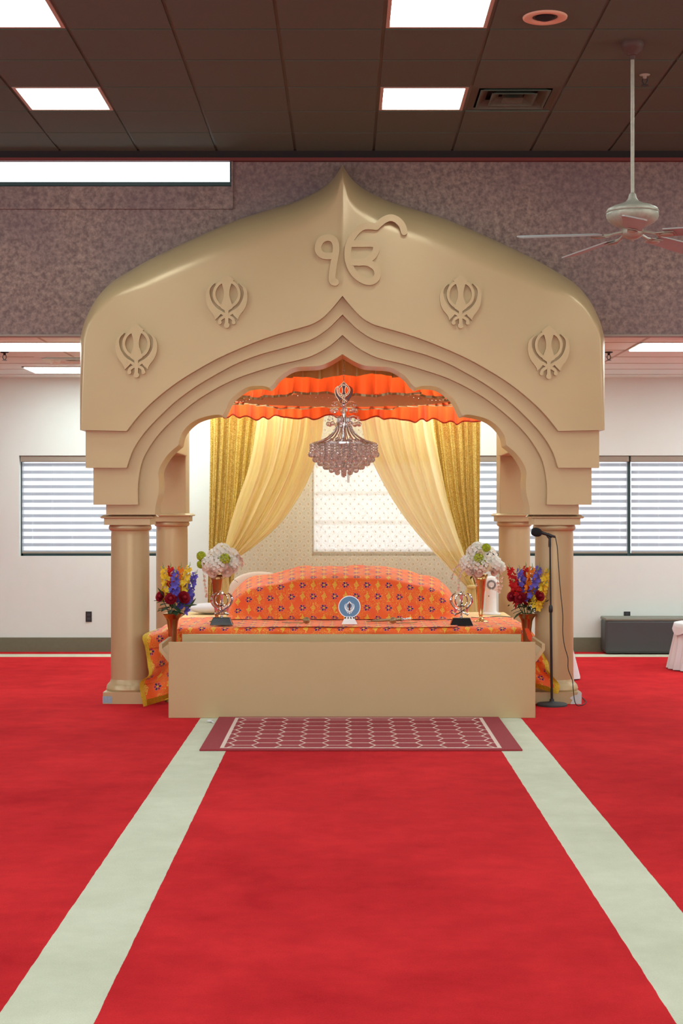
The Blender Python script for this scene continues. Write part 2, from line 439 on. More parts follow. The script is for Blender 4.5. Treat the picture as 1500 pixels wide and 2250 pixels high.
    def ball(s, c, r, seg=12, rings=8, sc=(1, 1, 1), mi=0):
        vs = []; fs = []
        for i in range(rings+1):
            a = PI*i/rings
            for k in range(seg):
                b = 2*PI*k/seg
                vs.append((c[0]+r*sc[0]*math.sin(a)*math.cos(b), c[1]+r*sc[1]*math.sin(a)*math.sin(b), c[2]+r*sc[2]*math.cos(a)))
        for i in range(rings):
            for k in range(seg): fs.append((i*seg+k, (i+1)*seg+k, (i+1)*seg+(k+1) % seg, i*seg+(k+1) % seg))
        return s.add(vs, fs, mi=mi)
    def grid(s, fn, nu, nv, su=1, sv=1, uv0=(0, 0), mi=0):
        vs = []; fs = []; uvs = []
        for j in range(nv+1):
            for i in range(nu+1):
                u, v = i/nu, j/nv; vs.append(fn(u, v)); uvs.append((uv0[0]+u*su, uv0[1]+v*sv))
        for j in range(nv):
            for i in range(nu):
                a = j*(nu+1)+i; fs.append((a, a+1, a+nu+2, a+nu+1))
        return s.add(vs, fs, uvs, mi)
    def app(s, o, mtx=None, mi=None):
        vs = o.v if mtx is None else [tuple(mtx @ Vector(p)) for p in o.v]
        off = len(s.v); s.v += vs
        for i, f in enumerate(o.f): s.f.append([k+off for k in f]); s.mi.append(o.mi[i] if mi is None else mi)
        return s
    def mesh(s, name, mats, smooth=False, off=Vector((0, 0, 0)), bevel=0, weld=False):
        me = bpy.data.meshes.new(name)
        me.from_pydata([(p[0]-off[0], p[1]-off[1], p[2]-off[2]) for p in s.v], [], s.f)
        for m_ in (mats if isinstance(mats, (list, tuple)) else [mats]): me.materials.append(M[m_])
        if s.uv:
            ul = me.uv_layers.new(name='UVMap')
            for p in me.polygons:
                q = s.uv.get(p.index)
                if q:
                    for li, c in zip(p.loop_indices, q): ul.data[li].uv = c
        for p in me.polygons: p.material_index = s.mi[p.index]; p.use_smooth = bool(smooth)
        bm = bmesh.new(); bm.from_mesh(me)
        if weld: bmesh.ops.remove_doubles(bm, verts=bm.verts, dist=1e-5)
        bmesh.ops.recalc_face_normals(bm, faces=bm.faces)
        bm.to_mesh(me); bm.free()
        if smooth == 'auto':
            me.set_sharp_from_angle(angle=math.radians(35))
        return me
    def build(s, name, mats, parent=None, smooth=False, world=True, bevel=0, weld=False, label=None):
        off = wloc(parent) if (parent is not None and world) else Vector((0, 0, 0))
        me = s.mesh(name, mats, smooth, off, weld=weld)
        o = bpy.data.objects.new(name, me); C.objects.link(o)
        if parent is not None: o.parent = parent
        if bevel:
            b = o.modifiers.new('bevel', 'BEVEL'); b.width = bevel; b.segments = 2; b.limit_method = 'ANGLE'
        if label: o['label'] = label
        return o

def thing(name, loc, label, cat, group=None):
    o = bpy.data.objects.new(name, None); C.objects.link(o); o.location = loc; o.empty_display_size = 0.1
    return tag(o, label, cat, group)
def tag(o, label, cat, group=None, kind=None):
    o['label'] = label; o['category'] = cat
    if group: o['group'] = group
    if kind: o['kind'] = kind
    return o
def struct(o, label=None, cat=None):
    o['kind'] = 'structure'
    if label: o['label'] = label
    if cat: o['category'] = cat
    return o
def single(mb, name, mats, loc, label, cat, group=None, **kw):
    """a thing that is one mesh, origin at loc, coordinates given in world space"""
    me = mb.mesh(name, mats, kw.get('smooth', False), Vector(loc), weld=kw.get('weld', False))
    o = bpy.data.objects.new(name, me); C.objects.link(o); o.location = loc
    if kw.get('bevel'):
        b = o.modifiers.new('bevel', 'BEVEL'); b.width = kw['bevel']; b.segments = 3; b.limit_method = 'ANGLE'
    return tag(o, label, cat, group)
def copy_tree(o, parent=None):
    c = o.copy(); C.objects.link(c); c.parent = parent
    for ch in list(o.children): copy_tree(ch, c)
    return c
def X(px, d): return (px-VX)*d/F
def Z(py, d): return CAMH-(py-VY)*d/F
def crom(pts, n=8):
    out = []
    for i in range(len(pts)-1):
        p0 = pts[max(0, i-1)]; p1 = pts[i]; p2 = pts[i+1]; p3 = pts[min(len(pts)-1, i+2)]
        for k in range(n):
            t = k/n
            out.append(tuple(0.5*((2*p1[j])+(-p0[j]+p2[j])*t+(2*p0[j]-5*p1[j]+4*p2[j]-p3[j])*t*t+(-p0[j]+3*p1[j]-3*p2[j]+p3[j])*t**3) for j in range(len(p1))))
    out.append(tuple(pts[-1])); return out
def resample(pts, n):
    d = [0]
    for a, b in zip(pts, pts[1:]): d.append(d[-1]+math.dist(a, b))
    out = []
    for k in range(n+1):
        t = d[-1]*k/n; i = 0
        while i < len(d)-2 and d[i+1] < t: i += 1
        f = (t-d[i])/((d[i+1]-d[i]) or 1); out.append(tuple(a+(b-a)*f for a, b in zip(pts[i], pts[i+1])))
    return out
def interp(tab, t):
    """tab of (key, value) ascending"""
    if t <= tab[0][0]: return tab[0][1]
    for (a, va), (b, vb) in zip(tab, tab[1:]):
        if t <= b:
            f = (t-a)/(b-a); return va+(vb-va)*f
    return tab[-1][1]

# ------------------------------------------------------------------ the room
CEIL = CAMH+2.78; LOW = CAMH+1.349; YP = 11.87; YB = 15.97; YR = -4.0; XL, XR = -7.095, 7.545
o = MB().box(XL-0.2, XR+0.2, YR-0.2, YB+0.2, -0.1, 0).build('floor', 'carpet'); struct(o, 'red carpet with pale green cream stripes', 'carpet')

# hall ceiling of dropped tiles, with openings where fixtures sit
lights = []
cols = [0.225+0.61*k for k in range(-12, 13)]; rows = [YP-0.61*k for k in range(0, 27)]
for i in range(-3, 3):
    for j in range(0, 8): lights.append((0.225+2.44*i, 10.04-1.83*j))
def islight(x, y): return any(abs(x-a) < 0.05 and abs(y-b) < 0.05 for a, b in lights)
mb = MB()
for x in cols[:-1]:
    for y in rows[1:]:
        if islight(x, y): continue
        if abs(x-0.835) < 0.05 and abs(y-10.04) < 0.05: continue
        mb.box(x+0.010, x+0.600, y+0.012, y+0.598, CEIL-0.014, CEIL+0.01)
ceil = mb.build('ceiling', 'ceil'); struct(ceil, 'dark brown dropped tile ceiling over the hall', 'ceiling')
mb = MB()
for x in cols: mb.box(x-0.013, x+0.013, rows[-1], YP, CEIL-0.002, CEIL+0.03)
for y in rows: mb.box(cols[0], cols[-1], y-0.013, y+0.013, CEIL+0.012, CEIL+0.03)
mb.build('ceiling_grid', 'ceilgrid', ceil)
MB().box(XL-0.2, XR+0.2, YR-0.2, YP+0.1, CEIL+0.12, CEIL+0.2).build('ceiling_deck', 'darkhole', ceil)
# low ceiling at the back
o = MB().box(XL, XR, YP+0.1, YB, LOW, LOW+0.1).build('ceiling', 'lowceil'); struct(o, 'white tiled low ceiling along the back', 'ceiling')
mb = MB()
y = 12.52
for k in range(-1, 6): mb.box(XL, XR, y+0.61*k-0.011, y+0.61*k+0.011, LOW-0.003, LOW)
for k in range(-8, 5): mb.box(2.43+1.22*k-0.011, 2.43+1.22*k+0.011, YP+0.1, YB, LOW-0.003, LOW)
mb.build('ceiling_grid', 'gridwhite', o)

# upper purple wall with clerestory opening
CX1 = X(505, YP); CX0 = -6.2; CZ0 = Z(401, YP); CZ1 = Z(350, YP)
mb = MB(); y0, y1 = YP, YP+0.1
mb.box(XL, CX0, y0, y1, LOW-0.01, CEIL+0.1); mb.box(CX1, XR, y0, y1, LOW-0.01, CEIL+0.1)
mb.box(CX0, CX1, y0, y1, LOW-0.01, CZ0); mb.box(CX0, CX1, y0, y1, CZ1, CEIL+0.1)
pw = mb.build('wall_upper', 'purple'); struct(pw, 'mottled purple upper wall over the low ceiling edge', 'wall')
MB().box(XL, XR, YP-0.012, YP+0.1, LOW-0.022, LOW-0.01).build('trim_1', 'cassette'); bpy.data.objects['trim_1']['kind'] = 'structure'
o = MB().box(XL, XR, YP-0.05, YP, Z(353, YP-.05), Z(346, YP-.05)).build('trim_2', 'maroon'); o['kind'] = 'structure'
o = MB().box(XL, XR, YP-0.03, YP, Z(345.9, YP-.05), CEIL-0.002).build('trim_3', 'darktrim'); o['kind'] = 'structure'
# raised panel below the clerestory
mb = MB(); xr = X(512, YP); zb = Z(460, YP)
mb.box(CX0, xr, YP-0.022, YP, zb, CZ0-0.035)
mb.box(CX1+0.012, xr, YP-0.022, YP, CZ0-0.035, CZ1)
o = mb.build('wall_upper', 'purple'); struct(o, 'raised purple panel under the clerestory window', 'wall panel')
win = MB().box(CX0, CX1, YP-0.02, YP+0.05, CZ0-0.03, CZ0).box(CX1-0.0, CX1+0.012, YP-0.02, YP+0.05, CZ0-0.03, CZ1)\
    .box(CX0, CX1, YP-0.02, YP+0.05, CZ1-0.008, CZ1).build('window_1', 'winframe'); struct(win, 'long clerestory window', 'window')
MB().box(CX0, CX1, YP+0.03, YP+0.036, CZ0, CZ1).build('window_pane', 'glass', win)

# back wall with windows
WZ0, WZ1 = Z(1222, YB), Z(1001, YB)
W2 = (X(42, YB), X(404, YB)); W3 = (X(685, YB), X(1384, YB)+1.67)
mb = MB()
mb.box(XL, XR, YB, YB+0.2, 0, WZ0); mb.box(XL, XR, YB, YB+0.2, WZ1, LOW+0.1)
for a, b in ((XL, W2[0]), (W2[1], W3[0]), (W3[1], XR)): mb.box(a, b, YB, YB+0.2, WZ0, WZ1)
o = mb.build('wall_back', 'white'); struct(o, 'off-white back wall', 'wall')
def window(n, a, b, mulls, label):
    f = MB(); y = YB+0.10
    f.box(a, b, y, y+0.05, WZ0, WZ0+0.028).box(a, b, y, y+0.05, WZ1-0.03, WZ1)
    f.box(a, a+0.02, y, y+0.05, WZ0, WZ1).box(b-0.02, b, y, y+0.05, WZ0, WZ1)
    for m_ in mulls: f.box(m_-0.017, m_+0.017, y-0.03, y+0.05, WZ0, WZ1)
    w_ = f.build('window_%d' % n, 'winframe'); struct(w_, label, 'window')
    MB().box(a, b, y+0.02, y+0.026, WZ0, WZ1).build('window_pane', 'glass', w_)
    return w_
window(2, W2[0], W2[1], [], 'wide window at the left of the back wall')
mul = [X(1384, YB), X(1384, YB)-1.67]
window(3, W3[0], W3[1], mul, 'long window behind the drapes and to the right')
segs = [(W2[0]+0.02, W2[1]-0.02, 'striped zebra roller blind in the left window beside the canopy column'),
        (W3[0]+0.01, mul[1]-0.02, 'pale roller blind glowing behind the lace backdrop'),
        (mul[1]+0.02, mul[0]-0.02, 'striped zebra roller blind just right of the canopy'),
        (mul[0]+0.02, W3[1]-0.02, 'striped zebra roller blind over the bench, rightmost in the window')]
for a, b, lb in segs:
    t = thing('zebra_blind', ((a+b)/2, YB+0.04, WZ1), lb, 'window blind', 'striped roller blinds on the back wall')
    MB().box(a-0.012, b+0.012, YB+0.015, YB+0.07, WZ1-0.065, WZ1-0.002).build('cassette', 'cassette', t, bevel=0.008)
    MB().grid(lambda u, v: (a+(b-a)*u, YB+0.055, WZ1-0.06+(WZ0+0.035-WZ1+0.06)*v), 1, 1).build('blind_fabric', 'blind_pale' if 'glowing' in lb else 'blind', t, world=True)
    MB().box(a, b, YB+0.045, YB+0.065, WZ0+0.028, WZ0+0.045).build('bottom_rail', 'cassette', t)
    for ch in t.children:
        if ch.name.startswith('blind_fabric'): pass
# baseboards and side walls
o = MB().box(XL, XR, YB-0.018, YB, 0, 0.15).build('baseboard_back', 'base'); struct(o, 'green grey baseboard along the back wall', 'baseboard')
for nm, a, b in (('wall_left', XL-0.15, XL), ('wall_right', XR, XR+0.15)):
    o = MB().box(a, b, YR, YB, 0, CEIL+0.1).build(nm, 'hall_wall'); struct(o)
o = MB().box(XL, XR, YR-0.15, YR, 0, CEIL+0.1).build('wall_front', 'hall_wall'); struct(o)

for n_, bx in ((4, (-4.3, 4.7, YR-0.01, YR+0.03, 0.9, 2.9)), (5, (XL-0.01, XL+0.03, 1.0, 10.0, 2.85, 3.75)), (6, (XR-0.03, XR+0.01, 1.0, 10.0, 2.85, 3.75))):  # unseen frames added to dress the fill lights; the walls stay closed
    a, b, c, d, e, f = bx; m_ = MB(); q = 0.05
    m_.box(a, b, c, d, e-q, e).box(a, b, c, d, f, f+q)
    if n_ == 4: m_.box(a-q, a, c, d, e-q, f+q).box(b, b+q, c, d, e-q, f+q)
    else: m_.box(a, b, c-q, c, e-q, f+q).box(a, b, d, d+q, e-q, f+q)
    struct(m_.build('window_%d' % n_, 'winframe'))

# ------------------------------------------------------------------ ceiling fixtures
def hall_light(x, y, label, group):
    t = thing('ceiling_light', (x+0.305, y+0.305, CEIL), label, 'ceiling light', group)
    f = MB(); a0, a1, b0, b1 = x+0.013, x+0.597, y+0.013, y+0.597; q = 0.022
    f.box(a0, a0+q, b0, b1, CEIL-0.012, CEIL+0.05).box(a1-q, a1, b0, b1, CEIL-0.012, CEIL+0.05)
    f.box(a0+q, a1-q, b0, b0+q, CEIL-0.012, CEIL+0.05).box(a0+q, a1-q, b1-q, b1, CEIL-0.012, CEIL+0.05)
    f.build('light_frame', 'frame_pink', t)
    MB().box(a0+q, a1-q, b0+q, b1-q, CEIL+0.004, CEIL+0.03).build('diffuser', 'lamp', t)
    return t
proto = None
vis = {(0, 0): 'square lit ceiling panel beside the air vent', (0, 1): 'square lit panel nearest overhead, left of the round speaker',
       (-1, 0): 'square lit ceiling panel above the clerestory window', (-1, 1): 'square lit panel in the top left corner of the ceiling'}
for i in range(-3, 3):
    for j in range(0, 8):
        lb = vis.get((i, j), 'square lit ceiling panel in the hall, out of frame')
        x, y = 0.225+2.44*i, 10.04-1.83*j
        if proto is None: proto = hall_light(x, y, lb, 'square light panels in the brown hall ceiling'); p0 = (x, y)
        else:
            c = copy_tree(proto); c.location = (x+0.305, y+0.305, CEIL); c['label'] = lb
def low_light(x, y, label):
    t = thing('ceiling_light', (x+0.61, y+0.305, LOW), label, 'ceiling light', 'long light panels in the white low ceiling')
    f = MB(); q = 0.02; a0, a1, b0, b1 = x, x+1.22, y, y+0.61; z0, z1 = LOW-0.008, LOW+0.01
    f.box(a0, a0+q, b0, b1, z0, z1).box(a1-q, a1, b0, b1, z0, z1).box(a0, a1, b0, b0+q, z0, z1).box(a0, a1, b1-q, b1, z0, z1)
    f.build('light_frame', 'gridwhite', t)
    MB().box(a0+q, a1-q, b0+q, b1-q, LOW-0.016, LOW+0.01).build('diffuser', 'lamplow', t)
low_light(-3.08, 12.50, 'long lit ceiling panel left of the canopy, nearer of two')
low_light(-3.12, 14.68, 'long lit ceiling panel left of the canopy, farther one behind the vent')
low_light(2.43, 12.50, 'long lit ceiling panel above the right side of the canopy')
for x, y in ((5.5, 12.5), (5.5, 14.68), (-1.75, 14.75), (0.55, 14.75), (3.4, 14.2), (-1.45, 13.3), (0.2, 13.3)):  # the pair above the cloth canopy is added to brighten the shrine interior
    low_light(x, y, 'long lit ceiling panel in the low ceiling, out of sight')

# air vent of the hall ceiling
def vent(x0, x1, y0, y1, zc, label, mt):
    t = thing('air_vent', ((x0+x1)/2, (y0+y1)/2, zc), label, 'air vent')
    cx, cy, hx, hy = (x0+x1)/2, (y0+y1)/2, (x1-x0)/2, (y1-y0)/2
    def frustum(mb, a, za, b, zb):
        vs = [(cx+sx*hx*a, cy+sy*hy*a, za) for sx, sy in ((-1, -1), (1, -1), (1, 1), (-1, 1))]+[(cx+sx*hx*b, cy+sy*hy*b, zb) for sx, sy in ((-1, -1), (1, -1), (1, 1), (-1, 1))]
        mb.add(vs, [(i, (i+1) % 4, 4+(i+1) % 4, 4+i) for i in range(4)])
    MB().box(x0, x1, y0, y1, zc+0.06, zc+0.07).build('vent_box', 'darkhole', t)
    m_ = MB(); frustum(m_, 1.0, zc-0.004, 0.84, zc-0.004); frustum(m_, 1.0, zc-0.004, 1.0, zc+0.06); m_.build('vent_frame', mt, t)
    for a, b in ((0.80, 0.58), (0.52, 0.30)):
        m_ = MB(); frustum(m_, a, zc-0.018, b, zc+0.03); frustum(m_, a, zc-0.018, a, zc-0.012); m_.build('louvre', mt, t)
    m_ = MB(); frustum(m_, 0.24, zc-0.02, 0.001, zc-0.0); m_.box(cx-hx*.24, cx+hx*.24, cy-hy*.24, cy+hy*.24, zc+0.01, zc+0.012); m_.build('vent_core', mt, t)
vent(0.848, 1.432, 10.053, 10.637, CEIL, 'square brown ceiling vent between the light panel and the fan rod', 'ceil')
vent(X(88, 14.0), X(88, 14.0)+0.6, 13.72, 14.3, LOW, 'square white ceiling vent left of the canopy', 'lowceil')

# round ceiling speaker
d = 8.60; sx = X(1197, d)
t = thing('ceiling_speaker', (sx, d, CEIL), 'round salmon ring with a dark centre set in the brown ceiling', 'ceiling speaker')
MB().lathe([(0.127, -0.008), (0.125, -0.016), (0.115, -0.02), (0.085, -0.019), (0.072, -0.012), (0.068, 0.0)], sx, d, 40, CEIL-0.004, cap=False).build('trim_ring', 'ringpink', t, True)
MB().lathe([(0.0, -0.026), (0.03, -0.026), (0.05, -0.018), (0.064, -0.004), (0.066, 0.0)], sx, d, 32, CEIL-0.004, cap=False).build('speaker_eye', 'darkhole', t, True)
# sprinklers
def sprinkler(px, d, zc, label, mt):
    x = X(px, d)
    t = thing('fire_sprinkler', (x, d, zc), label, 'sprinkler', 'fire sprinklers in the ceilings')
    MB().lathe([(0.036, 0), (0.034, -0.008), (0.012, -0.012), (0.012, -0.03)], x, d, 20, zc).build('escutcheon', mt, t, True)
    m_ = MB().tube([(x-0.012, d, zc-0.03), (x-0.016, d, zc-0.05), (x-0.004, d, zc-0.07)], 0.004, 6).tube([(x+0.012, d, zc-0.03), (x+0.016, d, zc-0.05), (x+0.004, d, zc-0.07)], 0.004, 6)
    m_.lathe([(0.002, -0.068), (0.022, -0.072), (0.022, -0.075), (0.0, -0.075)], x, d, 14, zc); m_.build('deflector', 'black', t)
sprinkler(1416, 9.75, CEIL-0.008, 'small sprinkler in the brown ceiling right of the fan rod', 'antique')
sprinkler(1337, 13.3, LOW, 'small sprinkler in the white low ceiling at the right edge of the canopy', 'black')
sprinkler(10, 13.3, LOW, 'small sprinkler in the white low ceiling at the left edge of the photo', 'black')

# ------------------------------------------------------------------ ceiling fan
def fan():
    d = 9.07; fx = X(1389, d)
    t = thing('ceiling_fan', (fx, d, CEIL), 'antique white ceiling fan with five pale pink blades on a long rod', 'ceiling fan')
    MB().lathe([(0.068, 0), (0.07, -0.02), (0.06, -0.05), (0.03, -0.075), (0.028, -0.082), (0.018, -0.086), (0.014, -0.11)], fx, d, 28, CEIL-0.008).build('ceiling_cup', 'canopybrown', t, 'auto')
    zt = Z(430, d); MB().lathe([(0.0115, 0), (0.0115, CEIL-0.08-zt)], fx, d, 16, zt).build('downrod', 'antique', t, 'auto')
    za = Z(497, d)
    zz = lambda py: Z(py, d)
    MB().lathe([(0.013, zz(424)), (0.02, zz(427)), (0.026, zz(436)), (0.04, zz(443)), (0.058, zz(446)), (0.075, zz(449)), (0.115, zz(453)), (0.148, zz(459)), (0.157, zz(466)), (0.155, zz(468))],
               fx, d, 40, 0).build('motor_cover', 'antique', t, True)
    MB().lathe([(0.153, zz(468)), (0.156, zz(474)), (0.146, zz(483)), (0.125, zz(490)), (0.09, zz(497)), (0.055, zz(499)), (0.0, zz(499))], fx, d, 60, 0,
               fn=lambda a, i: 1+0.022*math.sin(a*14+i*1.3)*(1 if 0 < i < 5 else 0)).build('motor_housing', 'antique', t, True)
    MB().lathe([(0.05, zz(499)), (0.064, zz(503)), (0.066, zz(512)), (0.062, zz(516)), (0.05, zz(521)), (0.03, zz(525)), (0.01, zz(527)), (0.008, zz(531)), (0, zz(532))], fx, d, 40, 0,
               fn=lambda a, i: 1+0.03*math.sin(a*18)*(1 if 2 < i < 6 else 0)).build('switch_housing', 'antique', t, True)
    zb = zz(511)
    for k, ang in enumerate((187, 115, 43, -29, -99)):
        a = math.radians(ang); br = bpy.data.objects.new('blade', None)
        rot = Matrix.Translation((fx, d, zb)) @ Matrix.Rotation(a, 4, 'Z')
        iron = MB().tube([(0.05, 0, 0), (0.10, 0.0, -0.008), (0.14, 0, -0.02), (0.17, 0, -0.025)], [0.012, 0.009, 0.009, 0.012], 8)
        iron.prism([(0.15, -0.03), (0.26, -0.03), (0.26, -0.025), (0.15, -0.025)], -0.03, 0.03)
        iron.ball((0.21, 0, -0.034), 0.03, 14, 8, (1.4, 0.9, 0.3))
        rotp = rot @ Matrix.Rotation(math.radians(-13), 4, 'X')
        g = MB().app(iron, rotp)
        n = 10; pts = []
        for i in range(n+1):
            u = i/n; xx = 0.20+0.49*u; wd = 0.052+0.02*u
            if i == n: wd = 0.055
            pts.append((xx, wd))
        pts.insert(-1, (0.675, 0.07))
        top = [(x, w_, -0.012-0.05*(x-0.2)) for x, w_ in pts]+[(x, -w_, -0.012-0.05*(x-0.2)) for x, w_ in reversed(pts)]
        m_ = MB(); N = len(top)
        vs = top+[(x, y, z-0.008) for x, y, z in top]
        m_.add(vs, [list(range(N)), [N+i for i in reversed(range(N))]]+[(i, (i+1) % N, N+(i+1) % N, N+i) for i in range(N)])
        bpy.data.objects.remove(br)
        bo = MB().app(m_, rotp).build('blade', 'bladepink', t)
        g.build('blade_iron', 'antique', bo, 'auto')
fan()

# ------------------------------------------------------------------ emblem shapes
def khanda(mb, cx, cz, s, y0, y1):
    """double-edged sword, ring and two curved swords; drawing units about (760, 1020), s metres per unit"""
    P = lambda x, y: (cx+(x-760)*s, cz-(y-1020)*s)
    e = (y1-y0)*0.02
    lft = [(760, 285), (660, 375), (560, 455), (620, 530), (662, 650), (684, 760), (688, 850), (676, 940), (628, 1065), (606, 1160), (590, 1215), (705, 1290), (712, 1350), (712, 1640)]
    poly = [P(x, y) for x, y in lft]+[P(1520-x, y) for x, y in reversed(lft[1:])]
    mb.prism(poly, y0, y1)
    a = P(760, 835)
    mb.ring(a[0], a[1], 382*s, 400*s, 305*s, 315*s, y0+e, y1, 48)
    d_ = P(762, 1690); mb.disc(d_[0], d_[1], 76*s, y0-e, y1)
    for sg in (1, -1):
        Q = lambda x, y: P(760+sg*(x-760), y)
        outer = crom([(440, 538), (330, 600), (235, 690), (195, 820), (190, 960), (215, 1110), (285, 1265), (390, 1400), (432, 1480), (445, 1545)], 4)
        inner = crom([(590, 1400), (600, 1330), (560, 1275), (450, 1180), (355, 1040), (305, 890), (292, 760), (330, 650), (440, 538)], 4)
        mb.prism([Q(*p) for p in outer+inner[:-1]], y0+2*e*(1 if sg > 0 else 1.6), y1)
        han = crom([(560, 1310), (680, 1385), (790, 1440), (890, 1490), (945, 1545), (952, 1610)], 5)
        mb.ribbon([Q(*p) for p in han], 82*s, y0+3*e*(1 if sg > 0 else 1.4), y1)
        q = Q(952, 1612); mb.disc(q[0], q[1], 56*s, y0+4*e, y1)

# ------------------------------------------------------------------ the canopy
CXP = 752.0
def half(pts, d):
    """left-hand pixel points -> (dx, z) at distance d"""
    return [((CXP-x)*d/F, Z(y, d)) for x, y in pts]
Y1, Y2, Y3, Y4, Y4B = 11.50, 11.57, 11.64, 11.71, 12.08
outer1 = [(752, 362), (738, 384), (722, 402), (700, 418), (672, 432), (640, 446), (570, 467), (514, 486), (430, 522), (337, 566), (290, 592), (243, 622), (211, 657), (189, 699), (179, 732), (176, 765), (176, 945)]
inner1 = [(752, 650), (733, 673), (710, 697), (687, 711), (663, 719), (617, 732), (570, 748), (523, 767), (477, 788), (430, 814), (383, 844), (337, 881), (304, 914), (278, 947)]
inner2 = [(752, 691), (736, 707), (719, 723), (687, 744), (654, 755), (617, 766), (570, 779), (523, 797), (477, 821), (430, 849), (383, 884), (337, 928), (309, 961), (290, 993), (278, 1028)]
inner3 = [(752, 736), (724, 760), (691, 779), (663, 789), (617, 800), (570, 814), (523, 830), (477, 852), (430, 881), (383, 919), (351, 951), (327, 984), (311, 1017), (303, 1063), (303, 1109)]
in4 = [[(752, 778), (738, 787), (722, 796), (703, 803), (680, 805), (657, 806), (640, 810), (622, 821), (610, 831), (601, 843), (591, 852)],
       [(591, 852), (577, 848), (559, 848), (540, 852), (519, 866), (505, 880), (496, 899), (489, 913)],
       [(489, 913), (477, 911), (453, 915), (430, 923), (411, 937), (397, 956), (392, 978)],
       [(392, 978), (372, 995), (357, 1015), (348, 1036), (349, 1060), (348, 1084), (342, 1110), (340, 1131)]]
can = thing('shrine_canopy', (0, 11.9, 0), 'large tan arched shrine canopy on four round columns with raised emblems', 'canopy')
def arch_slab(inner, outer, yf, yb, name, n=120):
    ic = resample(inner, n); oc = resample(outer, n); mb = MB(); ic[0] = (0.0, ic[0][1]); oc[0] = (0.0, oc[0][1])
    cx = X(CXP, yf)
    for sg in (-1, 1):
        prev = None; vs = []; fs = []
        for i in range(n+1):
            for (dx, z) in (oc[i], ic[i]):
                vs += [(cx+sg*dx, yf, z), (cx+sg*dx, yb, z)]
        for i in range(n):
            a, b = i*4, (i+1)*4
            fs += [(a, b, b+2, a+2), (a+1, a+3, b+3, b+1), (a, a+1, b+1, b), (a+2, b+2, b+3, a+3)]
        fs += [(n*4, n*4+1, n*4+3, n*4+2)]
        mb.add(vs, fs)
    return mb.build(name, 'tan', can, smooth='auto', weld=True)
# fascia with rounded, swept-back upper edge
def fascia():
    n = 150
    oc = resample(half(outer1[:1]+outer1[1:], Y1), 400); oc = resample(crom(half(outer1, Y1), 6)[:-7]+[half(outer1, Y1)[-1]], n)
    ic = resample(crom(half(inner1, Y1), 6), n); cx = X(CXP, Y1); mb = MB(); K = 10
    # normals of outer polyline (pointing inwards)
    for sg in (-1, 1):
        vs = []; fs = []
        for i in range(n+1):
            a = oc[max(0, i-3)]; b = oc[min(n, i+3)]; dx, dz = b[0]-a[0], b[1]-a[1]; l = math.hypot(dx, dz)
            nx, nz = dz/l, -dx/l            # points inwards (towards smaller dx / lower z)
            nx, nz = -abs(nx), -abs(nz)
            zc = oc[i][1]; t = i/n
            k_ = min(1, t/0.11); k_ = k_*k_*(3-2*k_); nx *= k_; nz = nz*k_-(1-k_); l_ = math.hypot(nx, nz); nx /= l_; nz /= l_
            rr = interp([(0, 0.12), (0.08, 0.20), (0.3, 0.25), (0.55, 0.20), (0.64, 0.12), (0.75, 0.045), (1, 0.012)], t)
            sq = lambda x_, h_: x_*math.exp(-h_/x_) if x_ > 1e-4 else 0.0
            if i == 0: oc[0] = (0.0, zc); ic[0] = (0.0, ic[0][1])
            depth = interp([(0, 0.33), (0.6, 0.30), (0.75, 0.12), (1, 0.02)], t)
            for k in range(K+1):
                th = PI/2*k/K; off = rr*(1-math.cos(th)); yy = Y1+depth*(1-math.sin(th)); q = yy/Y1
                vs.append(((cx+sg*sq(oc[i][0], -nx*off))*q, yy, CAMH+(zc+nz*off-CAMH)*q))
            vs.append((cx+sg*ic[i][0], Y1, ic[i][1])); vs.append((cx+sg*ic[i][0], Y2+0.02, ic[i][1]))
            q = (Y1+depth)/Y1; vs.append(((cx+sg*oc[i][0])*q, YP-0.005, CAMH+(zc-CAMH)*q))
        m_ = K+4
        for i in range(n):
            a, b = i*m_, (i+1)*m_
            for k in range(K+2): fs.append((a+k, b+k, b+k+1, a+k+1))
            fs.append((a, a+K+3, b+K+3, b))
        a = n*m_
        fs.append(list(range(a, a+K+3))+[a+K+3])
        mb.add(vs, fs)
    return mb.build('fascia', 'tan', can, smooth='auto', weld=True)
fascia()
s2 = [(752, 600), (640, 690), (430, 770), (300, 850), (230, 900), (188, 930), (188, 1028)]
arch_slab(crom(half(inner2, Y2), 6), half(s2, Y2), Y2, Y3+0.02, 'arch_moulding')
s3 = [(752, 660), (640, 735), (430, 810), (300, 900), (240, 960), (205, 1000), (205, 1109)]
arch_slab(crom(half(inner3, Y3), 6), half(s3, Y3), Y3, YP-0.01, 'arch_moulding')
i4 = []
for sgm in in4: i4 += crom(half(sgm, Y4), 5)[(1 if i4 else 0):]
s4 = [(752, 722), (724, 745), (663, 775), (570, 800), (477, 838), (383, 900), (320, 960), (270, 1020), (233, 1060), (233, 1131)]
arch_slab(i4, half(s4, Y4), Y4, Y4B, 'cusped_arch', 260)
# back blocks, side beams, roof panel
for sg in (-1, 1):
    cx = -0.017
    a, b = sorted((cx+sg*1.475, cx+sg*1.80))
    MB().box(a, b, 14.28, 14.62, 1.455, LOW-0.01).build('rear_block', 'tan', can, bevel=0.006)
    a, b = sorted((cx+sg*1.46, cx+sg*1.82))
    MB().box(a, b, Y4B, 14.28, 2.0, LOW-0.01).build('side_beam', 'tan', can, bevel=0.006)
MB().box(-1.80, 1.77, Y4B, 12.50, LOW-0.03, LOW-0.006).build('roof_panel', 'tan', can)
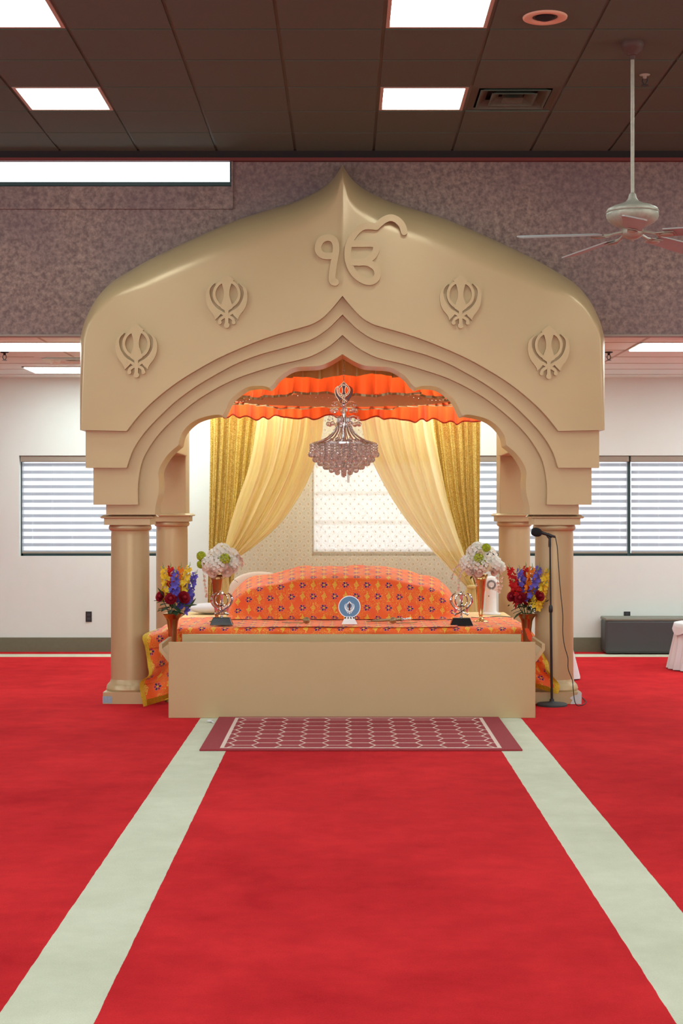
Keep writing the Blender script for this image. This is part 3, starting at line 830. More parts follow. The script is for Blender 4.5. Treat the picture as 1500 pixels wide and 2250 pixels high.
# columns
def column(x, y):
    hw = 0.185; mb = MB()
    mb.lathe([(0.18, 0.09), (0.186, 0.105), (0.18, 0.13), (0.168, 0.145), (0.158, 0.155), (0.150, 0.18)], x, y, 40)
    mb.box(x-hw, x+hw, y-hw, y+hw, 0, 0.09); 
    sh = MB().lathe([(0.150, 0.18), (0.1495, 0.6), (0.149, 1.30), (0.147, 1.335), (0.15, 1.342)], x, y, 48).build('column', 'tan', can, 'auto')
    mb.build('column_base', 'tan', sh, 'auto')
    cp = MB().lathe([(0.147, 1.336), (0.158, 1.341), (0.166, 1.352), (0.168, 1.365), (0.162, 1.378), (0.16, 1.39)], x, y, 40)
    cp.box(x-0.178, x+0.178, y-0.178, y+0.178, 1.384, 1.435)
    q0, q1 = 0.183, 0.205
    for (za, zb, ha, hb) in ((1.435, 1.441, 0.195, 0.203), (1.441, 1.446, 0.203, 0.203), (1.446, 1.462, 0.203, 0.18)):
        vs = [(x+sx*ha, y+sy*ha, za) for sx, sy in ((-1, -1), (1, -1), (1, 1), (-1, 1))]+[(x+sx*hb, y+sy*hb, zb) for sx, sy in ((-1, -1), (1, -1), (1, 1), (-1, 1))]
        cp.add(vs, [(0, 1, 2, 3), (4, 5, 6, 7)]+[(i, (i+1) % 4, 4+(i+1) % 4, 4+i) for i in range(4)])
    cp.build('capital', 'tan', sh, 'auto')
    return sh
XC = (X(286, 11.935), X(1217, 11.935)); XD = (X(377.5, 14.45), X(1129.5, 14.45))
c1 = column(XC[0], 11.935); c2 = column(XC[1], 11.935); column(XD[0], 14.45); column(XD[1], 14.45)
# tape and chipped patch on the plinths
MB().box(XC[0]-0.187, XC[0]-0.115, 11.935-0.188, 11.935-0.184, 0.008, 0.06).build('tape_patch', 'tape', c1, label='blue grey tape on the base corner')
pt = [(-0.185, 0.0), (-0.10, 0.0), (-0.115, 0.03), (-0.095, 0.045), (-0.12, 0.065), (-0.15, 0.07), (-0.16, 0.088), (-0.187, 0.088)]
MB().prism([(XC[1]-x, z) for x, z in pt], 11.935-0.189, 11.935-0.184).build('chipped_patch', 'raw', c2, label='chipped white corner of the column base')
# relief emblems
es = 12.5; sc = Y1/F/es
for px, py in ((300.5, 771), (498.5, 662), (1011, 663), (1204, 774)):
    m_ = MB(); khanda(m_, X(px, Y1), Z(py, Y1), sc, Y1-0.034, Y1+0.002)
    m_.build('sword_emblem', 'tan', can)
def inscription():
    m_ = MB(); P = lambda x, y: (X(650+x/5, Y1), Z(430+y/5, Y1)); wd = 73/5*Y1/F
    st = [(395, 668), (310, 667), (256, 630), (243, 565), (280, 495), (350, 468), (408, 487), (438, 545), (438, 620), (425, 700), (408, 800), (397, 900), (402, 945), (425, 960), (437, 957)]
    m_.ribbon([P(*p) for p in crom(st, 6)], wd, Y1-0.034, Y1+0.002)
    m_.build('raised_numeral', 'tan', can); m_ = MB()
    a = [(1187, 405), (1165, 335), (1110, 275), (1040, 250), (970, 272), (915, 315), (880, 350)]
    m_.ribbon([P(*p) for p in crom(a, 6)], wd, Y1-0.0335, Y1+0.002)
    b = [(880, 349), (800, 341), (735, 350), (670, 395), (612, 475), (578, 560), (567, 645), (580, 740), (618, 830), (680, 900), (760, 945), (825, 950), (878, 918), (897, 862), (882, 808), (835, 765), (760, 738), (610, 740)]
    m_.ribbon([P(*p) for p in crom(b, 6)], wd, Y1-0.0345, Y1+0.002)
    c = [(590, 535), (700, 535), (820, 534), (872, 548), (882, 590), (862, 645), (822, 690), (760, 728), (690, 742)]
    m_.ribbon([P(*p) for p in crom(c, 6)], wd, Y1-0.033, Y1+0.002)
    m_.build('raised_letter', 'tan', can)
inscription()

# ------------------------------------------------------------------ trough in front
def trough():
    t = thing('offering_trough', (0.05, 11.3, 0), 'long tan box trough with open top in front of the shrine', 'trough')
    x0, x1 = X(370, 10.97), X(1176, 10.97); yf, yb = 10.97, 11.62; h = Z(1411, 10.97)
    MB().box(x0, x1, yf, yf+0.03, 0.0, h).build('front_board', 'tan', t, bevel=0.003)
    MB().box(x0+0.03, x1-0.03, yb-0.02, yb, 0.0, h+0.004).build('back_board', 'tan', t, bevel=0.003)
    MB().box(x0+0.03, x1-0.03, yf+0.03, yb-0.02, h-0.30, h-0.28).build('trough_floor', 'tan', t)
    for sg, xe in ((-1, x0), (1, x1)):
        poly = [(xe-sg*0.02, 0), (xe-sg*0.02, h-0.17), (xe+sg*0.012, h-0.14), (xe+sg*0.072, h-0.06), (xe+sg*0.072, h-0.016), (xe+sg*0.050, h-0.016),
                (xe+sg*0.05, h-0.05), (xe-sg*0.01, h-0.12), (xe-sg*0.04, h-0.14), (xe-sg*0.04, 0)]
        MB().prism(poly, yf+0.03, yb-0.02).build('flared_end', 'tan', t)
trough()

# ------------------------------------------------------------------ rug and dropped spoon
rx0, rx1, ry0, ry1 = -0.907, 1.11, 9.49, 10.955
o = single(MB().box(rx0, rx1, ry0, ry1, 0, 0.012), 'rug', 'rug', ((rx0+rx1)/2, (ry0+ry1)/2, 0), 'crimson rug with pale trellis pattern before the trough', 'rug', bevel=0.004)
x, y = X(461, 10.75), 10.75
single(MB().ball((x, y, 0.012), 0.02, 14, 8, (1.1, 1.5, 0.4)).tube([(x+0.01, y-0.02, 0.012), (x+0.035, y-0.09, 0.012)], 0.005, 6), 'carpet_clip', 'whitecloth', (x, y, 0),
       'small white plastic piece on the pale stripe beside the rug', 'clip', smooth=True)

# ------------------------------------------------------------------ platform, cloth and covered mound
PZ = 0.553
plat = thing('platform_bed', (0.02, 13.2, 0), 'low cream-topped platform under the orange cloth', 'platform')
MB().box(-1.47, 1.50, 12.2, 14.15, 0.30, PZ-0.06).build('frame', 'tan', plat, bevel=0.01)
MB().box(-1.46, 1.49, 12.19, 14.10, PZ-0.06, PZ-0.005).build('mattress', 'blanket', plat, bevel=0.02)
for x in (-1.40, 1.43):
    for y in (12.3, 14.02): MB().lathe([(0.03, 0), (0.045, 0.03), (0.03, 0.08), (0.05, 0.16), (0.035, 0.25), (0.05, 0.302)], x, y, 20).build('leg', 'pillow', plat, True)

def cloth():
    t = thing('embroidered_cloth', (0.02, 12.15, PZ), 'orange cloth embroidered with purple and gold flowers spread over the platform', 'cloth')
    xl, xr = -1.53, 1.54
    ripple = lambda x: 0.004*math.sin(x*9)+0.003*math.sin(x*23+1)
    # top sheet and front drop in one surface
    prof = [(13.30, PZ+0.004), (12.9, PZ+0.006), (12.5, PZ+0.008), (12.22, PZ+0.008), (12.17, PZ+0.004), (12.15, PZ-0.02), (12.145, PZ-0.10), (12.14, 0.20)]
    pr = resample(prof, 60)
    ln = sum(math.dist(a, b) for a, b in zip(prof, prof[1:]))
    def f(u, v):
        y, z = pr[round(v*60)]; x = xl+(xr-xl)*u
        droop = max(0, abs(x-0.0)-1.44)
        return (x, y+(ripple(x)*3 if z < PZ-0.03 else 0), z-droop*droop*9+ripple(x*1.7+y*2)*(0.6 if z > PZ else 0))
    MB().grid(f, 160, 60, xr-xl, ln, (0.03, 0.02)).build('cloth_sheet', 'orange_cloth', t, True)
    # folded second layer with edge line near the front
    def f2(u, v):
        x = X(520, 12.2)+(X(1005, 12.2)-X(520, 12.2))*u
        return (x, 12.75-0.585*v+0.004*math.sin(x*7), PZ+0.016+0.003*math.sin(x*5+v*3)+(0 if v < 0.97 else -0.006))
    MB().grid(f2, 100, 20, 1.77, 0.56, (0.3, 0.05)).build('folded_layer', 'orange_cloth', t, True)
    # hanging corners
    def corner(left, right, nm, ruff, fr, bfrac=0.13, both=False, flip=1):
        Lr = resample(crom(left, 6), 60); Rr = resample(crom(right, 6), 60)
        def g(u0, u1, v0, v1, name, mt, parent, lift=0.0):
            def f(u, v):
                uu, vv = u0+(u1-u0)*u, v0+(v1-v0)*v
                a, b = Lr[min(60, round(vv*60))], Rr[min(60, round(vv*60))]
                px, py, dd = (a[k]+(b[k]-a[k])*uu for k in range(3))
                dd += ruff*math.sin(uu*fr+vv*6)*min(1, vv*3)+0.012*math.sin(vv*17+uu*5) - lift
                return (X(px, dd), dd, Z(py, dd))
            return MB().grid(f, 30, 60, (u1-u0)*0.28*flip, (v1-v0)*0.62, (u0*0.28, v0*0.62)).build(name, mt, parent, True)
        body = g(bfrac, 1, 0, 0.93, nm, 'orange_cloth', t)
        g(0, bfrac, 0, 1.0, 'cloth_border', 'yellowtrim', body, 0.004); g(bfrac*0.9, 1, 0.93, 1.0, 'cloth_border', 'yellowtrim', body, 0.003)
    corner([(348, 1381, 12.14), (314, 1396, 11.75), (319, 1425, 11.745), (324, 1460, 11.745), (326, 1484, 11.72), (308, 1499, 11.66), (309, 1525, 11.64), (315, 1553, 11.62)],
           [(400, 1366, 12.4), (392, 1385, 12.12), (388, 1425, 12.08), (386, 1460, 12.05), (385, 1490, 11.90), (385, 1505, 11.82), (384, 1520, 11.78), (384, 1532, 11.76)], 'hanging_corner', 0.02, 7)
    corner([(1162, 1380, 12.1), (1192, 1434, 11.73), (1204, 1455, 11.72), (1208, 1478, 11.71), (1229, 1505, 11.69), (1225, 1525, 11.68)],
           [(1140, 1380, 12.15), (1150, 1420, 12.0), (1152, 1445, 11.8), (1155, 1470, 11.78), (1150, 1488, 11.77), (1152, 1504, 11.77)], 'hanging_corner', 0.012, 9, 0.16)
    # red tongue flopped over the trough corner
    Lr = resample([(1150, 1372, 11.98), (1155, 1390, 11.75), (1160, 1404, 11.62), (1170, 1414, 11.60)], 12)
    Rr = resample([(1156, 1372, 11.98), (1166, 1390, 11.76), (1173, 1404, 11.66), (1178, 1414, 11.64)], 12)
    def f3(u, v):
        a, b = Lr[round(v*12)], Rr[round(v*12)]; px, py, dd = (a[k]+(b[k]-a[k])*u for k in range(3)); dd -= 0.01*math.sin(u*PI)
        return (X(px, dd), dd, Z(py, dd))
    MB().grid(f3, 8, 12).build('lining_flap', 'redfabric', t, True, label='plain red lining of the cloth')
cloth()

def mound():
    d0 = 13.0
    top = [(498, 1350), (503, 1328), (512, 1305), (528, 1286), (548, 1273), (580, 1264), (610, 1260), (640, 1251), (670, 1247), (760, 1245), (850, 1247), (885, 1254), (915, 1263), (950, 1270), (975, 1284), (990, 1302), (1003, 1325), (1010, 1350)]
    tt = crom(top, 8)
    xs = [(p[0], p[1]) for p in tt]
    dr = 13.72
    def zr(px):   # ridge height at distance dr
        return max(PZ+0.004, Z(interp(xs, px), dr))
    n = 50
    def f(u, v):
        px = 498+512*u; xw = X(px, d0); z = zr(px); h = (z-PZ)
        e = min(1, h/0.30)
        # cross-section: front foot -> front shoulder -> ridge -> back
        yf = 13.02-0.0*e
        prof = [(yf-0.05, 0.0), (yf-0.015, 0.02), (yf+0.01, 0.30*h), (yf+0.03, 0.62*h), (yf+0.06, 0.78*h), (yf+0.14, 0.855*h), (yf+0.36, 0.92*h), (dr, h), (dr+0.12, 0.9*h), (dr+0.22, 0.4*h), (dr+0.24, 0)]
        p = resample(prof, n)[round(v*n)]
        x = xw + (X(px, dr)-xw)*min(1, max(0, (p[0]-yf)/(dr-yf)))
        wr = 0.006*math.sin(px*0.05+v*9)+0.005*math.sin(px*0.11-v*14)
        return (x, p[0]+wr*(1 if v < 0.4 else 0), PZ+0.012+p[1]+(wr*0.8 if v > 0.3 else 0))
    single(MB().grid(f, 140, n, 2.0, 1.45, (0.045, 0.03)), 'draped_cloth_mound', 'orange_cloth', (0, 13.4, PZ), 'orange flowered cloth draped over a long mound on the platform', 'cloth', smooth=True)
mound()
# cushions
def cushion(x0, x1, y0, y1, z0, z1, label, mt='pillow', n=3.0):
    def f(u, v):
        a, b = u*2*PI, (v-0.5)*PI; sp = lambda c: math.copysign(abs(c)**(2/n), c)
        return ((x0+x1)/2+(x1-x0)/2*sp(math.cos(b))*sp(math.cos(a)), (y0+y1)/2+(y1-y0)/2*sp(math.cos(b))*sp(math.sin(a)), (z0+z1)/2+(z1-z0)/2*sp(math.sin(b)))
    single(MB().grid(f, 40, 20), 'cushion', mt, ((x0+x1)/2, (y0+y1)/2, z0), label, 'cushion', 'pale cushions on the platform', smooth=True, weld=True)
cushion(X(502, 14.05), X(640, 14.05), 13.985, 14.12, PZ, Z(1256, 14.05), 'cream rounded cushion peeking out left of the orange mound', n=2.2)
cushion(X(418, 13.8), X(502, 13.8), 13.7, 13.95, PZ, Z(1325, 13.8), 'flat white cushion behind the left tall brass vase', 'whitecloth', n=2.2)

# ------------------------------------------------------------------ sword trophies, disc plaque, dagger, brass cups
def trophy(px, label):
    d = 12.30; x = X(px, d); z0 = PZ+0.012
    if abs(px-487) < 60: z0 += 0.004
    t = thing('sword_emblem_trophy', (x, d, z0), label, 'trophy', 'chrome sword emblems on black bases')
    m_ = MB(); vs = [(x+sx*a, d+sy*b, z) for (a, b, z) in ((0.094, 0.05, z0), (0.068, 0.035, z0+0.062)) for sx, sy in ((-1, -1), (1, -1), (1, 1), (-1, 1))]
    m_.add(vs, [(0, 1, 2, 3), (4, 5, 6, 7)]+[(i, (i+1) % 4, 4+(i+1) % 4, 4+i) for i in range(4)])
    m_.build('base', 'blackgloss', t, bevel=0.004)
    k = 0.225/1490; P = lambda a, b: (x+(a-760)*k, z0+0.055+(1765-b)*k)
    m_ = MB()
    m_.lathe([(0.009, 0), (0.009, 0.04), (0.0, 0.04)], x, d, 12, z0+0.055)
    c = P(760, 1660); m_.ball((c[0], d, c[1]), 0.011)
    lft = [(760, 285), (690, 360), (640, 470), (690, 560), (690, 960), (640, 1110), (730, 1130)]
    bl = [P(*q) for q in lft]+[P(1520-a, b) for a, b in reversed(lft[1:])]
    # bevelled blade
    N = len(bl); vs = [(a, d-0.004, b) for a, b in bl]+[(a, d+0.004, b) for a, b in bl]+[(x, d-0.016, P(0, 500)[1]), (x, d-0.016, P(0, 1040)[1])]
    fs = [(i, N+i, N+(i+1) % N, (i+1) % N) for i in range(N)]+[[N+i for i in range(N)]]
    for i in range(N):
        zt = (bl[i][1]+bl[(i+1) % N][1])/2; fs.append((i, (i+1) % N, 2*N if zt > P(0, 760)[1] else 2*N+1))
    m_.add(vs, fs)
    m_.tube([(x, d, P(0, 1130)[1]), (x, d, P(0, 1660)[1])], 0.006, 10)
    ring = []
    for i in range(41):
        a = 2*PI*i/40; c = P(760+330*math.cos(a), 800+345*math.sin(a)); ring.append((c[0], d, c[1]))
    m_.tube(ring, 0.0055, 8)
    for sg in (1, -1):
        path = crom([(470, 400), (300, 520), (215, 700), (220, 880), (330, 1090), (520, 1250), (760, 1400), (930, 1490), (1080, 1530)], 6)
        pts = []; rs = []
        for i, q in enumerate(path):
            c = P(760+sg*(q[0]-760), q[1]); pts.append((c[0], d+0.006*sg*(i/len(path)), c[1])); u = i/len(path)
            rs.append(interp([(0, 0.003), (0.12, 0.008), (0.3, 0.013), (0.5, 0.011), (0.62, 0.007), (1, 0.0055)], u))
        m_.tube(pts, rs, 10)
        c = P(760+sg*(1090-760), 1535); m_.ball((c[0], d, c[1]), 0.011)
        q = [P(760+sg*(a-760), b) for a, b in ((300, 1060), (420, 1180), (560, 1290), (430, 1470), (400, 1330))]
        m_.prism(q, d-0.004, d+0.004)
    m_.build('sword_emblem', 'chrome', t, 'auto')
trophy(487, 'chrome crossed sword emblem on a black base, left one before the tall brass vase')
trophy(1013, 'chrome crossed sword emblem on a black base, right one by the tall brass vase')

def plaque():
    d = 12.30; x = X(767.5, d); z0 = PZ+0.022; zc = z0+0.14; r = 0.087
    t = thing('round_plaque', (x, d, z0), 'round blue plaque with silver crossed swords on a silver foot', 'plaque')
    N = 36; poly = [(x+r*(1+0.03*(k % 2))*math.cos(2*PI*k/N/1), zc+r*(1+0.03*(k % 2))*math.sin(2*PI*k/N)) for k in range(N)]
    MB().prism(poly, d-0.006, d+0.006).build('disc', 'plaqueblue', t)
    m_ = MB(); m_.ring(x, zc, r*1.03, r*1.03, r*0.96, r*0.96, d-0.009, d+0.007)
    khanda(m_, x, zc-0.005, 0.105/1490, d-0.012, d-0.005); m_.build('sword_emblem', 'silverpaint', t)
    MB().prism([(x-0.006, zc-0.03), (x+0.006, zc-0.03), (x+0.008, zc+0.02), (x, zc+0.042), (x-0.008, zc+0.02)], d-0.0145, d-0.011).build('blade_inlay', 'darkred', t)
    m_ = MB()
    for k in range(7):
        a = -0.03+0.06*k/6; b = -0.055+0.11*k/6
        m_.prism([(x+a-0.006, zc-0.082), (x+a+0.006, zc-0.082), (x+b+0.009, z0), (x+b-0.009, z0)], d-0.012-0.001*(k % 2), d+0.012)
    m_.box(x-0.04, x+0.04, d-0.012, d+0.012, zc-0.095, zc-0.078); m_.build('foot', 'silverpaint', t)
plaque()
def dagger():
    d = 12.48; z0 = PZ+0.026; xa, xb = X(815, d), X(902, d)
    t = thing('dagger', ((xa+xb)/2, d, z0), 'ornate sheathed dagger lying on the orange cloth', 'dagger')
    MB().tube([(xa+0.0, d, z0+0.006), (xa+0.03, d, z0+0.011), (xa+0.10, d, z0+0.014), (xa+0.25, d, z0+0.020)], [0.004, 0.011, 0.012, 0.012], 10).build('sheath', 'oldbrass', t, True)
    m_ = MB().tube([(xa+0.25, d, z0+0.02), (xa+0.255, d, z0+0.02)], 0.02, 12).tube([(xa+0.255, d, z0+0.02), (xa+0.31, d, z0+0.024)], [0.009, 0.011], 10).ball((xa+0.318, d, z0+0.025), 0.013)
    m_.build('handle', 'silver', t, True)
    MB().tube([(xa-0.04, d, z0+0.003), (xa, d, z0+0.006)], [0.003, 0.006], 8).build('tip', 'oldbrass', t, True)
dagger()
def cup(px, d, label):
    x = X(px, d); z0 = PZ+0.022; r = 0.023
    t = thing('brass_hand_cymbal', (x, d, z0), label, 'cymbal', 'small brass cymbals on the orange cloth')
    mb = MB().lathe([(0.0, 0.012), (0.010, 0.012), (0.012, 0.004), (0.025, 0.0), (0.028, -0.003), (0.0, -0.002)], 0, 0, 28, cap=False)
    o1 = MB().app(mb, Matrix.Translation((x, d, z0+0.029)) @ Matrix.Rotation(math.radians(80), 4, 'X')).build('cymbal_disc', 'oldbrass', t, True)
    sg = -1 if px < 700 else 1
    pts = [(x, d+0.005, z0+0.02), (x+sg*0.03, d+0.03, z0+0.006), (x+sg*0.08, d+0.05, z0+0.006), (x+sg*0.15, d+0.04, z0+0.006), (x+sg*0.2, d+0.09, z0+0.008)]
    MB().tube(crom(pts, 6), 0.004, 6).build('cord', 'oldbrass', t, True)
cup(673, 12.32, 'small round brass cymbal on a cord, left of the blue plaque')
cup(863, 12.32, 'small round brass cymbal before the dagger')

# ------------------------------------------------------------------ flowers
def petal(l, w_, cup_, n=4, curl=0.0):
    """petal along +x, base at the origin, rising by cup"""
    m_ = MB()
    def f(u, v):
        s = (v-0.5)*2; ww = w_*math.sin(PI*min(1, (u*0.85+0.1)))**0.7
        return (l*u, s*ww/2, cup_*l*u*u-curl*l*u**3 + 0.25*ww*s*s*0.5)
    return m_.grid(f, n, 2)
def floret(r, npet=5, cupv=0.35, w_=0.75):
    m_ = MB(); p = petal(r, r*w_, cupv)
    for k in range(npet): m_.app(p, Matrix.Rotation(2*PI*k/npet+R.uniform(-.1, .1), 4, 'Z') @ Matrix.Rotation(-R.uniform(0, 0.35), 4, 'Y'))
    m_.uv = {}; return m_
def orient(pos, direc, roll=0, s=1):
    q = Vector(direc).normalized().to_track_quat('Z', 'Y').to_matrix().to_4x4()
    return Matrix.Translation(pos) @ q @ Matrix.Rotation(roll, 4, 'Z') @ Matrix.Scale(s, 4)
def spike(base, tip, col, parent, n=22, r=0.033, rad=0.028, start=0.38):
    b, t_ = Vector(base), Vector(tip); m_ = MB(); ax = (t_-b).normalized()
    a1 = ax.cross(Vector((0, 1, 0.01))).normalized(); a2 = ax.cross(a1)
    for i in range(n):
        u = i/(n-1); p = b.lerp(t_, start+(1-start)*u*0.9); th = i*2.4+R.uniform(-.3, .3); rr = rad*(1.1-0.75*u)
        dr = a1*math.cos(th)+a2*math.sin(th)
        if dr.y > 0.5 and R.random() < 0.35: dr.y *= -1
        m_.app(floret(r*(1.15-0.5*u)*R.uniform(0.85, 1.15)), orient(p+dr*rr, dr+ax*0.35, R.uniform(0, 6)))
    o = m_.build('flower_spike', col, parent, True)
    g = MB().tube([b, b.lerp(t_, 0.5), t_], [0.003, 0.003, 0.0015], 6)
    for i in range(7):
        u = 0.9+0.13*i/6; p = b.lerp(t_, u); th = i*2.2; dr = a1*math.cos(th)+a2*math.sin(th)
        g.ball(p+dr*0.006*(1.2-i/7), 0.0055-0.0004*i, 6, 5, (0.8, 0.8, 1.3))
    g.build('stem', 'leaf2', o, True)
def rose_mb(r):
    m_ = MB()
    for layer, (rr, npt, tilt, hh) in enumerate(((0.22, 3, 1.45, 0.62), (0.38, 4, 1.3, 0.66), (0.55, 5, 1.1, 0.68), (0.72, 5, 0.85, 0.66), (0.85, 6, 0.55, 0.62))):
        for k in range(npt):
            a = 2*PI*k/npt+layer*0.7
            def f(u, v, rr=rr, tilt=tilt, hh=hh, npt=npt):
                s = (v-0.5)*2; ang = s*PI/npt*1.35; h = hh*math.sin(tilt)*u*1.25
                rad = rr*(0.35+0.65*math.sin(u*PI/2))+(0.16*u**4*(1.3 if layer > 1 else 0.4)); h *= (1-0.12*s*s)
                return (r*rad*math.cos(ang), r*rad*math.sin(ang), r*(h-0.45))
            g = MB().grid(f, 4, 5); m_.app(g, Matrix.Rotation(a, 4, 'Z'))
    m_.ball((0, 0, -0.1*r), 0.45*r, 10, 6)
    m_.uv = {}; return m_
def leaf_mb(l, w_):
    m_ = MB()
    def f(u, v):
        s = (v-0.5)*2; ww = w_*math.sin(PI*(u*0.97+0.02))**0.8
        return (l*u, s*ww/2, -0.25*l*u*u+0.12*w_*s*s)
    m_.grid(f, 8, 4); m_.uv = {}; return m_
def leaves(parent, c, n, rad, l, spread=1.0, zr=0.03, w_=0.45):
    for k in range(n):
        a = 2*PI*k/n+R.uniform(-.3, .3); dr = Vector((math.cos(a), math.sin(a), R.uniform(-0.5, 0.6)))
        x_ = dr.normalized(); y_ = Vector((-math.sin(a), math.cos(a), 0)); z_ = x_.cross(y_)
        mt = Matrix((x_, y_, z_)).transposed().to_4x4(); mt.translation = Vector(c)+Vector((dr.x, dr.y, 0))*rad+Vector((0, 0, R.uniform(-zr, zr)))
        ll = l*R.uniform(0.8, 1.2); m_ = MB().app(leaf_mb(ll, ll*w_), mt)
        m_.build('leaf', 'leaf', parent, True)

def vase_mix(px, label, flabel, spikes, roses, fl):
    d = 11.90; x = X(px, d); H = Z(1348, d)
    t = thing('trumpet_vase', (x, d, 0), label, 'vase', 'copper floor vases beside the trough')
    MB().lathe([(0.062, 0), (0.06, 0.012), (0.035, 0.03), (0.022, 0.06), (0.024, 0.12), (0.030, H-0.24), (0.036, H-0.12), (0.044, H-0.06), (0.058, H-0.025), (0.078, H-0.002), (0.079, H), (0.074, H-0.004), (0.04, H-0.06), (0.0, H-0.08)],
               x, d, 36, cap=False).build('vase_body', 'brass', t, True)
    b = thing('flower_bouquet', (x, d, H), flabel, 'flower bouquet', 'mixed flower bouquets in the copper vases')
    for (sx, sy, col, dy) in spikes:
        tip = Vector((X(sx, d+dy), d+dy, Z(sy, d+dy))); base = Vector((x+(tip.x-x)*0.1, d, H-0.05))
        spike(base, tip, col, b)
    for (sx, sy, rr, dy) in roses:
        p = Vector((X(sx, d+dy), d+dy, Z(sy, d+dy))); dr = Vector(((p.x-x)*2, -0.25, 0.12))
        o = MB().app(rose_mb(rr), orient(p, dr, R.uniform(0, 6))).build('rose', 'crimson', b, True)
        MB().tube([(x, d, H-0.05), p-dr.normalized()*rr*0.4], 0.0035, 6).build('stem', 'leaf', o)
    leaves(b, (x, d-0.0, H+0.03), 14, 0.03, 0.085)
    leaves(b, (x, d-0.0, H+0.085), 9, 0.05, 0.08)
    for (lx, ly, lx2, ly2) in fl:
        dd = d-0.05; p0 = Vector((X(lx, dd), dd, Z(ly, dd))); p1 = Vector((X(lx2, dd), dd-0.03, Z(ly2, dd))); v_ = p1-p0
        x_ = v_.normalized(); y_ = Vector((0.3, 1, 0.2)).cross(x_).normalized(); z_ = x_.cross(y_)
        mt = Matrix((x_, y_, z_)).transposed().to_4x4(); mt.translation = p0
        MB().app(leaf_mb(v_.length, 0.016), mt).build('leaf', 'leaf', b, True)
vase_mix(379, 'copper trumpet vase behind the left end of the trough', 'mixed bouquet with dark red roses and yellow and violet spikes, left one',
         [(358, 1241, 'yellow', 0), (375, 1240, 'red', 0.05), (386, 1249, 'violet', -0.05), (398, 1241, 'orange', 0.04), (417, 1240, 'yellow', 0.0), (432, 1256, 'violet', 0.03), (425, 1300, 'violet', 0.02)],
         [(351, 1310, 0.042, -0.04), (375, 1315, 0.047, -0.07), (405, 1312, 0.05, -0.06)], [(410, 1340, 434, 1312), (400, 1332, 437, 1326), (360, 1312, 349, 1288)])
vase_mix(1157, 'copper trumpet vase behind the right end of the trough', 'mixed bouquet with red, orange and yellow spikes over dark roses, right one',
         [(1118, 1242, 'red', 0), (1127, 1275, 'red', -0.05), (1141, 1246, 'violet', 0.0), (1155, 1240, 'red', 0.06), (1169, 1242, 'orange', -0.10), (1185, 1240, 'violet', -0.21), (1206, 1248, 'yellow', -0.21), (1201, 1278, 'yellow', -0.22)],
         [(1123, 1310, 0.042, -0.03), (1142, 1313, 0.045, -0.07), (1164, 1311, 0.045, -0.07), (1186, 1309, 0.042, -0.2)], [(1178, 1340, 1206, 1315), (1120, 1330, 1112, 1330)])

